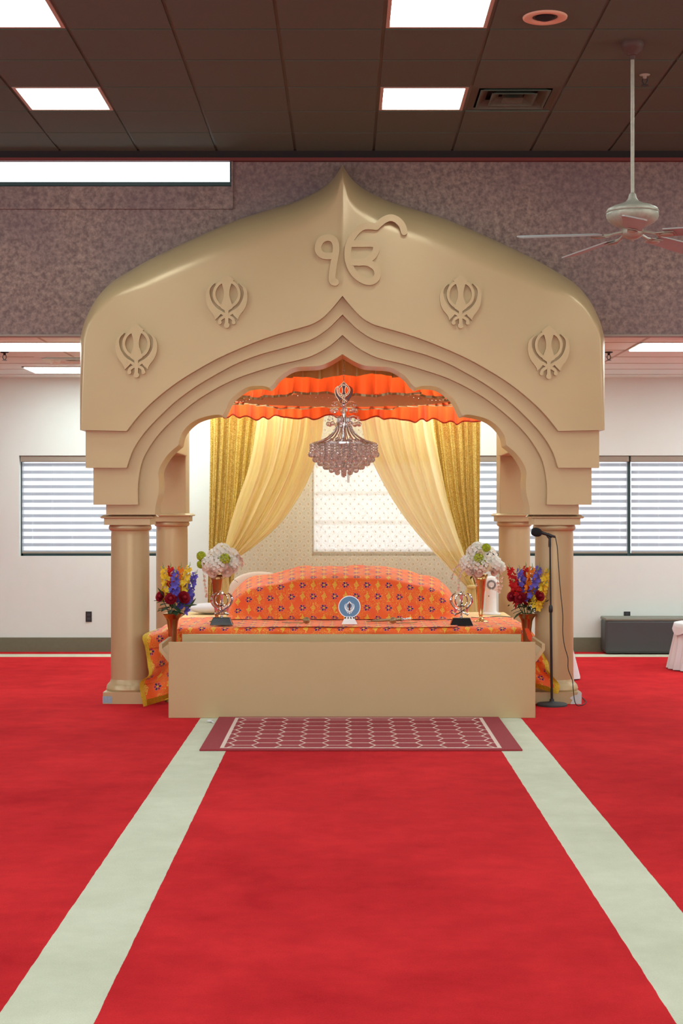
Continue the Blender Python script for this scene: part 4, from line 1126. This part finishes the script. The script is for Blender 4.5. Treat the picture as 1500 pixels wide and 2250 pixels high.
def hydrangea_mb(c, r, n, fr, face=None):
    m_ = MB()
    for i in range(n):
        z = 1-2*(i+0.5)/n; a = i*2.39996; q = math.sqrt(1-z*z); dr = Vector((q*math.cos(a), q*math.sin(a), z))
        m_.app(floret(fr*R.uniform(0.85, 1.15), 4, 0.25, 0.95), orient(Vector(c)+dr*r, dr, R.uniform(0, 6)))
    return m_
def vase_white(px, label, flabel, side):
    d = 12.75; x = X(px, d); z0 = PZ+0.008; H = Z(1262, d)
    t = thing('tall_trumpet_vase', (x, d, z0), label, 'vase', 'tall brass trumpet vases on the platform')
    h = H-z0
    MB().lathe([(0.062, 0), (0.062, 0.006), (0.04, 0.014), (0.018, 0.028), (0.013, 0.045), (0.017, 0.055), (0.019, 0.06), (0.017, 0.065), (0.022, 0.12), (0.032, h*0.6), (0.046, h*0.88), (0.062, h), (0.056, h-0.004), (0.03, h*0.7), (0, h*0.69)],
               x, d, 36, z0, cap=False).build('vase_body', 'brass' if side < 0 else 'brass2', t, True)
    P = lambda qx, qy, dy=0.0: Vector((X(qx, d+dy), d+dy, Z(qy, d+dy)))
    b = thing('flower_bouquet', (x, d, H), flabel, 'flower bouquet', 'white flower balls in the tall vases')
    o = px
    if side < 0:
        wh = [(473, 1226, 0.0, .075), (505, 1224, 0.02, .07), (487, 1214, -0.03, .07), (460, 1238, -0.02, .06), (480, 1240, -0.06, .065), (512, 1236, 0.0, .05)]
        gr = [(442, 1222, 0.0, .038), (441, 1240, 0.0, .03), (493, 1228, -0.085, .048)]
        rs = [(467, 1259, -0.06, .045, 'blush'), (492, 1243, -0.10, .035, 'blush'), (499, 1257, -0.06, .048, 'blush'), (452, 1252, -0.02, .035, 'whitep'), (514, 1250, -0.02, .042, 'blush'), (473, 1244, -0.10, .032, 'whitep')]
        tr = [[(520, 1232), (529, 1226), (533, 1238), (530, 1245)], [(446, 1260), (450, 1280), (453, 1300), (452, 1312)], [(462, 1262), (468, 1280), (478, 1296), (485, 1304)], [(515, 1225), (524, 1220), (530, 1232)]]
    else:
        wh = [(1045, 1218, 0.0, .075), (1070, 1222, 0.02, .075), (1028, 1238, -0.02, .065), (1055, 1240, -0.05, .07), (1085, 1240, 0.0, .06), (1048, 1205, 0.02, .045), (1098, 1246, 0.0, .035)]
        gr = [(1052, 1227, -0.085, .045), (1068, 1204, -0.04, .035), (1060, 1236, -0.09, .025)]
        rs = [(1067, 1245, -0.09, .042, 'cream'), (1051, 1259, -0.07, .038, 'blush'), (1032, 1255, -0.05, .042, 'blush'), (1087, 1256, -0.03, .04, 'blush'), (1056, 1217, -0.09, .03, 'cream'), (1020, 1243, -0.02, .035, 'whitep')]
        tr = [[(1020, 1250), (1010, 1262), (1008, 1285), (1007, 1298)], [(1012, 1240), (1000, 1248), (992, 1272)], [(1040, 1262), (1046, 1272), (1048, 1285)], [(1095, 1255), (1102, 1272), (1100, 1292)], [(1092, 1262), (1094, 1285), (1096, 1300)]]
    for qx, qy, dy, r in wh:
        hydrangea_mb(P(qx, qy, dy), r, 60, 0.021).build('hydrangea', 'whitep', b, True)
    for qx, qy, dy, r in gr:
        hydrangea_mb(P(qx, qy, dy), r*0.85, 46, 0.014).build('green_hydrangea', 'limegreen', b, True, label='lime green hydrangea head')
    for qx, qy, dy, r, cl_ in rs:
        MB().app(rose_mb(r), orient(P(qx, qy, dy), Vector(((P(qx, qy).x-x)*1.5, -0.3, 0.0 if qy < 1250 else -0.1)), R.uniform(0, 6))).build('rose', cl_, b, True)
    for path in tr:
        pts = crom([tuple(P(qx, qy, -0.02)) for qx, qy in path], 5); m_ = MB()
        for i, p in enumerate(pts[2::2]):
            m_.app(floret(0.017, 5, 0.5), orient(p, Vector((R.uniform(-1, 1), -1, R.uniform(-.6, .4))), R.uniform(0, 6)))
        o = m_.build('trailing_blossom', 'blush', b, True); MB().tube(pts, 0.0018, 5).build('stem', 'leaf2', o)
    leaves(b, tuple(P(px-18 if side > 0 else px+30, 1266, -0.02)), 4, 0.02, 0.05)
vase_white(476, 'tall copper trumpet vase behind the left sword trophy', 'white and green hydrangea ball with blush roses, left one', -1)
vase_white(1056, 'tall brass trumpet vase behind the right sword trophy', 'white and green hydrangea ball with trailing blossoms, right one', 1)

# white table fan behind the right vase
def tablefan():
    d = 13.75; x = X(1078, d); z0 = PZ-0.004
    t = thing('table_fan', (x, d, z0), 'small white table fan with radial slots behind the tall brass vase', 'table fan')
    MB().lathe([(0.09, 0), (0.088, 0.012), (0.06, 0.02), (0.052, 0.03), (0.048, 0.2), (0.05, 0.26)], x, d, 32, z0).build('stand', 'plasticw', t, True)
    zc = Z(1284, d); m_ = MB()
    m_.app(MB().lathe([(0.0, 0.05), (0.05, 0.048), (0.07, 0.03), (0.078, 0.0), (0.07, -0.03), (0.04, -0.045), (0, -0.045)], 0, 0, 36, cap=False), Matrix.Translation((x, d, zc)) @ Matrix.Rotation(PI/2, 4, 'X'))
    m_.build('head', 'plasticw', t, True)
    s_ = MB()
    for k in range(26):
        a = 2*PI*k/26; s_.ribbon([(x+0.026*math.cos(a), zc+0.026*math.sin(a)), (x+0.043*math.cos(a), zc+0.043*math.sin(a))], 0.0035, d-0.0525, d-0.045, caps=False)
    s_.build('grille_slots', 'darkhole', t)
    MB().disc(X(1072, d), Z(1309, d), 0.005, d-0.058, d-0.045).build('button', 'darkred', t)
    pts = [(X(1035, 13.3), 13.3, PZ+0.004), (X(1055, 13.25), 13.25, PZ+0.004), (X(1080, 13.35), 13.35, PZ+0.004), (X(1095, 13.4), 13.4, PZ+0.006), (X(1110, 13.35), 13.35, PZ+0.006), (X(1124, 13.3), 13.3, PZ+0.004)]
    single(MB().tube(crom(pts, 6), 0.0035, 6), 'power_cord', 'cordblack', (pts[2][0], pts[2][1], PZ), 'thin black cord lying on the platform by the table fan', 'cord', smooth=True)
tablefan()

# ------------------------------------------------------------------ chandelier
def chandelier():
    d = 12.42; x = X(755, d)
    zz = lambda py: Z(py, d)
    t = thing('crystal_chandelier', (x, d, LOW-0.03), 'crystal chandelier with chrome arms hanging under the canopy arch', 'chandelier')
    z = zz(846); top = LOW-0.03; n = int((top-z)/0.022); m_ = MB()
    for i in range(n):
        zc = z+0.022*i+0.011; ring = []
        for k in range(13):
            a = 2*PI*k/12; ring.append((x+(0.006*math.cos(a) if i % 2 else 0), d+(0 if i % 2 else 0.006*math.cos(a)), zc+0.014*math.sin(a)))
        m_.tube(ring, 0.0022, 5)
    m_.build('chain', 'oldbrass', t)
    MB().lathe([(0.05, 0), (0.045, -0.02), (0.012, -0.03)], x, d, 24, top).build('ceiling_cup', 'chrome', t, True)
    m_ = MB(); cz = zz(866); s = 0.185/1490
    khanda(m_, x, cz, s, d-0.105, d-0.10); e_ = m_.build('sword_emblem', 'darkred', t, label='dark red emblem edged in rose gold')
    g = MB(); P = lambda a, b: (x+(a-760)*s, cz-(b-1020)*s)
    for poly in ([(760, 285), (660, 375), (560, 455), (620, 530), (684, 760), (676, 940), (606, 1160), (712, 1290), (712, 1640), (808, 1640), (808, 1290), (914, 1160), (844, 940), (836, 760), (900, 530), (960, 455), (860, 375), (760, 285)],):
        g.tube([(P(*p)[0], d-0.107, P(*p)[1]) for p in poly], 0.003, 5)
    for rr in (385, 305):
        g.tube([(P(760+rr*math.cos(a), 835+rr*1.03*math.sin(a))[0], d-0.107, P(0, 835+rr*1.03*math.sin(a))[1]) for a in [2*PI*k/36 for k in range(37)]], 0.003, 5)
    for sg in (1, -1):
        for path in ([(440, 538), (330, 600), (235, 690), (195, 820), (190, 960), (215, 1110), (285, 1265), (390, 1400), (445, 1545)], [(440, 538), (330, 650), (292, 760), (305, 890), (355, 1040), (450, 1180), (560, 1275), (790, 1440), (890, 1490), (950, 1600)]):
            g.tube([(P(760+sg*(a-760), b)[0], d-0.107, P(0, b)[1]) for a, b in crom(path, 4)], 0.003, 5)
    g.tube([(x, d-0.1, cz-0.06), (x, d, cz-0.07)], 0.004, 6)
    g.build('emblem_outline', 'goldtube', e_)
    MB().lathe([(0.008, zz(850)), (0.01, zz(885)), (0.024, zz(890)), (0.012, zz(894)), (0.016, zz(905)), (0.02, zz(920)), (0.014, zz(925)), (0.016, zz(950)), (0.022, zz(960)), (0.018, zz(975)), (0.012, zz(990)), (0.0, zz(992))], x, d, 24, 0).build('centre_stem', 'chrome', t, True)
    MB().lathe([(0.060, zz(928)), (0.066, zz(929)), (0.066, zz(938)), (0.060, zz(938)), (0.060, zz(928))], x, d, 36, 0, cap=False).build('arm_ring', 'chrome', t, 'auto')
    MB().lathe([(0.268, zz(974)), (0.272, zz(974)), (0.272, zz(977)), (0.268, zz(977)), (0.268, zz(974))], x, d, 48, 0, cap=False).build('outer_hoop', 'chrome', t, 'auto')
    arm = MB().tube(crom([(0.055, 0, zz(918)), (0.06, 0, zz(932)), (0.075, 0, zz(945)), (0.115, 0, zz(957)), (0.175, 0, zz(967)), (0.272, 0, zz(975))], 5), [0.0045]*26, 7)
    me = arm.mesh('arm', 'chrome', True, Vector((0, 0, LOW-0.03)))
    for k in range(20):
        o = bpy.data.objects.new('arm', me); C.objects.link(o); o.parent = t; o.rotation_euler = (0, 0, 2*PI*k/20+0.08)
    # candle sleeves
    cm = MB().lathe([(0.012, 0), (0.012, 0.07), (0.009, 0.075)], 0.12, 0, 12, zz(985)).mesh('lamp_socket', 'chrome', True, Vector((0, 0, LOW-0.03)))
    for k in range(6):
        o = bpy.data.objects.new('lamp_socket', cm); C.objects.link(o); o.parent = t; o.rotation_euler = (0, 0, 2*PI*k/6+0.4)
    # pendants on the upper tiers
    def pend(rad, ztop, zb, br):
        m_ = MB(); m_.tube(crom([(0.02, 0, ztop-0.01), (rad*0.6, 0, ztop+0.012), (rad, 0, ztop)], 5), 0.0022, 5)
        m_.tube([(rad, 0, ztop), (rad, 0, zb+br)], 0.0012, 4); m_.ball((rad, 0, (ztop+zb)/2+0.01), 0.008, 8, 6)
        m_.ball((rad, 0, zb), br, 12, 8)
        return m_.mesh('pendant_crystal', 'crystal', False, Vector((0, 0, LOW-0.03)))
    for rad, zt, zb, br, n in ((0.098, zz(885), zz(902), 0.019, 8), (0.128, zz(917), zz(932), 0.020, 10)):
        me = pend(rad, zt, zb, br)
        for k in range(n):
            o = bpy.data.objects.new('pendant_crystal', me); C.objects.link(o); o.parent = t; o.rotation_euler = (0, 0, 2*PI*k/n+0.15)
    # strands
    for rad, n, zt, zb in ((0.270, 24, 976, 999), (0.235, 22, 972, 1010), (0.195, 18, 970, 1018), (0.150, 14, 967, 1026), (0.105, 10, 964, 1033), (0.060, 6, 962, 1038), (0.0, 1, 992, 1043)):
        m_ = MB(); a, b = zz(zt), zz(zb); z = a-0.008; k = 0
        while z > b+0.02:
            m_.ball((rad, 0, z), 0.0115, 8, 5, (1, 1, 1.1)); z -= 0.0225
        m_.ball((rad, 0, b), 0.0235, 12, 8)
        me = m_.mesh('crystal_strand', 'crystal', False, Vector((0, 0, LOW-0.03)))
        for k in range(n):
            o = bpy.data.objects.new('crystal_strand', me); C.objects.link(o); o.parent = t; o.rotation_euler = (0, 0, 2*PI*k/n+rad*9)
    m_ = MB()
    for i in range(9):
        m_.ball((x+0.032, d, zz(1040+i*2.4)), 0.004, 8, 6); m_.ball((x+0.042, d, zz(1040+i*2.4)), 0.004, 8, 6)
    m_.build('pull_chain', 'oldbrass', t, True)
chandelier()

# ------------------------------------------------------------------ fabric canopy above the platform
def ruffle(cx, cy, rx, ry, z0, z1, waves, amp, seg=360, a0=0, a1=2*PI, wz=0.0, flare=0.0, sd=0):
    rr = random.Random(sd); ph = [rr.uniform(0, 6) for _ in range(4)]
    def f(u, v):
        a = a0+(a1-a0)*u; k = (0.25+0.75*v)
        s = amp*k*(math.sin(a*waves+1.3*math.sin(a*5+ph[0]))+0.5*math.sin(a*waves*1.9+ph[1]))
        zz = z0+(z1-z0)*v + v*wz*(math.sin(a*7+ph[2])+0.6*math.sin(a*waves*0.5+ph[3]))
        return (cx+(rx+s+flare*v)*math.cos(a), cy+(ry+s+flare*v)*math.sin(a), zz)
    return f
def fabric_canopy():
    cx, cy = 0.0, 13.62; rx, ry = 0.98, 0.86; zd = 2.475
    t = thing('fabric_canopy', (cx, cy, zd), 'oval beige cloth canopy with gold and orange ruffles hung over the shrine', 'cloth canopy')
    def dsk(u, v):
        a = 2*PI*u; return (cx+rx*v*math.cos(a), cy+ry*v*math.sin(a), zd-0.012*math.cos(v*PI/2)+0.002*math.sin(a*40)*v)
    MB().grid(dsk, 120, 8).build('cloth_underside', 'disc', t, True)
    MB().grid(ruffle(cx, cy, rx, ry, 2.665, 2.47, 46, 0.034, wz=0.012, flare=0.03, sd=3), 400, 8).build('orange_ruffle', 'orange_ruffle', t, True, label='orange ruffle')
    f = ruffle(cx, cy, rx, ry, 2.665, 2.47, 46, 0.034, wz=0.012, flare=0.03, sd=3)
    def tr(u, v):
        p = f(u, 1.0); q = Vector((p[0]-cx, p[1]-cy, 0)).normalized()*0.004
        return (p[0]+q.x, p[1]+q.y, p[2]+0.008-0.020*v)
    MB().grid(tr, 400, 1).build('ribbon_trim', 'silvertrim', t, True)
    MB().grid(ruffle(cx, cy, rx+0.055, ry+0.055, 2.83, 2.615, 44, 0.036, wz=0.014, flare=0.03, sd=5), 400, 10).build('gold_ruffle', 'gold_ruffle', t, True, label='dull gold satin ruffle')
    m_ = MB()
    for k in range(4):
        a = PI/4+k*PI/2; m_.tube([(cx+rx*0.8*math.cos(a), cy+ry*0.8*math.sin(a), zd), (cx+rx*0.8*math.cos(a), cy+ry*0.8*math.sin(a), LOW-0.03)], 0.004, 6)
    m_.build('hanging_cord', 'silvertrim', t)
    # small beads along the front
    b = MB()
    for k in range(60):
        a = PI+PI*(k+0.5)/60; b.ball((cx+(rx+0.05)*math.cos(a), cy+(ry+0.05)*math.sin(a)-0.01, 2.455+0.02*math.cos(k*0.35)), 0.0035, 6, 4)
    b.build('bead_string', 'crystal', t)
fabric_canopy()
def valance():
    y = 14.86; x0, x1 = X(490, y), X(1056, y)
    t = thing('orange_valance', ((x0+x1)/2, y, 2.63), 'gathered orange valance with dark red hem across the top of the drapes', 'valance')
    def f(u, v):
        x = x0+(x1-x0)*u; k = 0.2+0.8*v
        q = x*34+2.2*math.sin(x*7)+1.0*math.sin(x*17); yy = y+0.055*k*(abs(math.sin(q/2))*2-1)+0.014*k*math.sin(x*71)
        zb = Z(916+10*(u > 0.5)*math.sin((u-0.5)*PI)+3*math.sin(x*13)+3*math.sin(q), y)
        return (x, yy, 2.64+(zb-2.64)*v)
    MB().grid(f, 400, 8).build('ruffle', 'orange_ruffle', t, True)
    def h(u, v):
        p = f(u, 1.0); return (p[0], p[1]-0.002, p[2]+0.004-0.014*v)
    MB().grid(h, 400, 1).build('hem', 'hemred', t, True)
valance()

# ------------------------------------------------------------------ backdrop drapes
def drape(L, Rr, d, folds, amp, ns, nv=70, zig=0.4, wob=1.0):
    """L, Rr: (py, px) tables"""
    ph = [R.uniform(0, 6) for _ in range(3)]
    L = crom(L, 6); Rr = crom(Rr, 6)
    y0, y1 = L[0][0], L[-1][0]
    def f(u, v):
        py = y0+(y1-y0)*v; a, b = interp(L, py), interp(Rr, py)
        w_ = abs(b-a)/110.0; am = amp*min(1.2, 0.45+0.55*w_)
        uu = u+0.025*wob*math.sin(u*9+v*2+ph[0])
        s = math.sin(uu*folds*2*PI+ph[0])+zig*math.sin(uu*folds*4.7*PI+ph[1]+v*1.5)+0.3*math.sin(uu*folds*0.9*PI+ph[2])
        dd = d-am*s; px = a+(b-a)*u
        return (X(px, d), dd, Z(py, d))
    return MB().grid(f, ns, nv)
YC = 15.17
single(drape([(895, 461), (1000, 461), (1200, 458), (1444, 454)], [(895, 572), (1000, 560), (1100, 548), (1200, 528), (1280, 512), (1444, 496)], YC, 6, 0.028, 240), 'sequin_curtain', 'sequin',
       (X(510, YC), YC, 0), 'gold sequin curtain hanging at the left of the backdrop', 'curtain', 'gold sequin curtains', smooth=True)
single(drape([(895, 940), (1000, 955), (1100, 972), (1200, 1004), (1280, 1024), (1444, 1034)], [(895, 1054), (1000, 1054), (1200, 1052), (1444, 1049)], YC, 6, 0.028, 240), 'sequin_curtain', 'sequin',
       (X(1000, YC), YC, 0), 'gold sequin curtain hanging at the right of the backdrop', 'curtain', 'gold sequin curtains', smooth=True)
def swag(side):
    d = 15.02
    if side < 0:
        t = thing('draped_curtain', (X(510, d), d, Z(1235, d)), 'pale yellow curtain swept to the left side of the backdrop', 'curtain', 'pale yellow swept curtains')
        g = drape([(895, 567), (960, 560), (1030, 546), (1100, 522), (1160, 504), (1210, 492), (1245, 486)],
                  [(895, 712), (950, 708), (1000, 697), (1050, 679), (1100, 652), (1150, 616), (1190, 572), (1220, 532), (1245, 500)], d, 6, 0.030, 320, 80, 0.3)
        g.build('gathered_panel', 'swag', t, True)
        g = drape([(1240, 484), (1290, 476), (1365, 470)], [(1240, 501), (1290, 504), (1365, 512)], d, 3, 0.02, 60, 20)
        g.build('lower_tail', 'swag', t, True)
        MB().lathe([(0.045, -0.02), (0.055, 0), (0.045, 0.02)], X(493, d), d, 20, Z(1243, d)).build('tieback', 'swag', t, True)
    else:
        t = thing('draped_curtain', (X(1037, d), d, Z(1290, d)), 'pale yellow sheer curtain swept to the right side of the backdrop', 'curtain', 'pale yellow swept curtains')
        g = drape([(895, 788), (950, 797), (1000, 812), (1050, 835), (1100, 863), (1150, 898), (1200, 940), (1240, 978), (1270, 1005), (1290, 1024)],
                  [(895, 948), (950, 954), (1000, 963), (1050, 973), (1100, 984), (1150, 998), (1200, 1014), (1240, 1028), (1270, 1038), (1290, 1044)], d, 6, 0.030, 320, 80, 0.3)
        g.build('gathered_panel', 'swag_sheer', t, True)
        g = drape([(1288, 1026), (1320, 1016), (1365, 1010)], [(1288, 1044), (1320, 1047), (1365, 1050)], d, 3, 0.02, 60, 20)
        g.build('lower_tail', 'swag', t, True)
        MB().lathe([(0.038, -0.018), (0.048, 0), (0.038, 0.018)], X(1035, d), d, 20, Z(1289, d)).build('tieback', 'swag', t, True)
swag(-1); swag(1)
single(drape([(885, 470), (1440, 470)], [(885, 1046), (1440, 1046)], 15.42, 9, 0.006, 200, 30), 'lace_backdrop', 'lace', (0.1, 15.42, 0),
       'beige paisley lace panel hanging before the bright window', 'curtain', smooth=True)
# seam of the lace as a thin ribbon, and backdrop stand
t = thing('backdrop_stand', (0, 15.2, 0), 'slim metal frame holding the drapes', 'curtain frame')
MB().tube([(X(458, 15.2), 15.095, Z(893, 15.1)), (X(1058, 15.2), 15.095, Z(893, 15.1))], 0.012, 10).build('cross_pole', 'tan', t, True)
for px in (458, 1056): MB().lathe([(0.012, 0), (0.012, Z(893, 15.1))], X(px, 15.22)+(0.03 if px < 700 else -0.03), 15.29, 12).build('upright', 'tan', t, True)

# ------------------------------------------------------------------ microphone and stand
def mic():
    d = 11.66; x = X(1212, d); zt = Z(1200, d); xt = X(1208, d)
    t = thing('microphone_stand', (x, d, 0), 'black microphone stand with round base beside the right column', 'microphone stand')
    MB().lathe([(0.118, 0), (0.118, 0.012), (0.112, 0.018), (0.03, 0.028), (0.018, 0.034), (0.016, 0.05)], x, d, 40).build('round_base', 'greyblack', t, 'auto')
    zm = Z(1340, d); mx_ = x+(xt-x)*zm/zt
    MB().tube([(x, d, 0.04), (mx_, d, zm)], 0.0095, 14).build('lower_pole', 'black', t, 'auto')
    MB().tube([(mx_, d, zm-0.02), (mx_, d, zm-0.01), (mx_, d, zm+0.02), (mx_, d, zm+0.035)], [0.012, 0.0155, 0.0155, 0.011], 14).build('clutch', 'black', t, 'auto')
    MB().tube([(mx_, d, zm), (xt, d, zt)], 0.0068, 12).build('upper_pole', 'black', t, 'auto')
    q = lambda a, b: Vector((X(1150+a/15, d), d, Z(1130+b/15, d)))
    MB().tube([q(860, 1080), q(860, 1000), q(860, 870), q(860, 760)], [0.010, 0.011, 0.010, 0.009], 12).tube([q(860, 800), q(800, 740), q(760, 690)], [0.009, 0.008, 0.007], 10).tube([q(780, 660), q(940, 730)], 0.0125, 12).build('mic_clip', 'black', t, 'auto')
    m_ = thing('microphone', tuple(q(700, 660)), 'black handheld microphone with foam windscreen on the stand', 'microphone')
    MB().tube([q(560, 600), q(700, 640), q(900, 705), q(1040, 745)], [0.014, 0.012, 0.010, 0.009], 14).build('body', 'black', m_, 'auto')
    c = q(420, 590); dr = (q(900, 705)-q(420, 590)).normalized()
    g = MB().lathe([(0, -0.040), (0.018, -0.038), (0.030, -0.028), (0.0345, -0.008), (0.034, 0.010), (0.028, 0.028), (0.018, 0.040), (0, 0.042)], 0, 0, 24, cap=False)
    MB().app(g, orient(c, dr)).build('windscreen', 'foam', m_, True)
    pts = [q(1040, 745)] + [Vector((X(px, dd), dd, Z(py, dd))) for px, py, dd in ((1220, 1182, d), (1224, 1205, d), (1227, 1250, d), (1231, 1300, d-0.01), (1236, 1350, d-0.02), (1236, 1390, d-0.02), (1240, 1420, d-0.02), (1247, 1445, d-0.02), (1248, 1470, d-0.02), (1257, 1495, d-0.03), (1259, 1515, d-0.03))]
    pts += [Vector((X(1262, 11.6), 11.6, 0.045)), Vector((X(1268, 11.62), 11.62, 0.006)), Vector((X(1282, 11.68), 11.68, 0.005)), Vector((X(1286, 11.9), 11.9, 0.005)), Vector((X(1270, 12.25), 12.25, 0.005)), Vector((X(1240, 12.5), 12.5, 0.005))]
    single(MB().tube(crom([tuple(p) for p in pts], 6), 0.0034, 6), 'microphone_cable', 'cordblack', (pts[-1].x, pts[-1].y, 0), 'thin black cable trailing from the microphone to the floor', 'cable', smooth=True)
mic()

# ------------------------------------------------------------------ bench, draped tables, outlets
bx0 = X(1324, 15.8)
t = thing('upholstered_bench', (bx0+0.9, 15.8, 0), 'low charcoal upholstered bench against the back wall', 'bench')
zb = Z(1357, 15.68)
MB().box(bx0, bx0+1.85, 15.66, 15.945, 0.008, zb-0.02).build('body', 'bench', t, bevel=0.03)
MB().box(bx0-0.004, bx0+1.854, 15.655, 15.947, zb-0.035, zb).build('seat_top', 'bench2', t, bevel=0.016)
def draped(cx, cy, r0, r1, h, waves, label, sqx=1.0):
    t = thing('draped_table', (cx, cy, 0), label, 'table')
    def f(u, v):
        a = 2*PI*u; r = r0+(r1-r0)*v; s = 1+0.05*v*math.sin(a*waves+math.sin(a*3))
        return (cx+r*s*math.cos(a)*sqx, cy+r*s*math.sin(a), h*(1-v)*0.93+0.01)
    MB().grid(f, 160, 12).build('skirt', 'whitecloth', t, True)
    def g(u, v):
        a = 2*PI*u; k = 1 if v > 0.8 else v/0.8; e = max(0, v-0.8)/0.2
        return (cx+r0*1.04*k*math.cos(a)*sqx*(1+0.05*e), cy+r0*1.04*k*math.sin(a)*(1+0.05*e), h+0.01-0.002*k-0.10*h/0.5*e*(1+0.3*math.sin(a*6)))
    MB().grid(g, 80, 16).build('topcloth', 'whitecloth', t, True)
draped(X(1482, 13.96)+0.44, 14.25, 0.36, 0.43, Z(1374, 14.0), 26, 'small round table with a pleated white skirt at the right edge of the photo')
draped(X(1215, 13.5), 13.5, 0.15, 0.235, 0.40, 8, 'white draped stool mostly hidden behind the right front column', sqx=1.0)
def outlet(px, py, w_, h_, label):
    x, z = X(px, YB), Z(py, YB)
    t = thing('wall_outlet', (x, YB, z), label, 'wall outlet', 'black wall outlets')
    MB().box(x-w_/2, x+w_/2, YB-0.008, YB, z-h_/2, z+h_/2).build('cover_plate', 'black', t, bevel=0.002)
    for s in (-1, 1): MB().box(x-0.016, x+0.016, YB-0.0105, YB-0.007, z+s*h_*0.2-0.012, z+s*h_*0.2+0.012).build('socket', 'greyblack', t)
outlet(195, 1355, 0.064, 0.11, 'black outlet on the white wall left of the canopy')
outlet(1377, 1352, 0.068, 0.08, 'black outlet just above the charcoal bench')
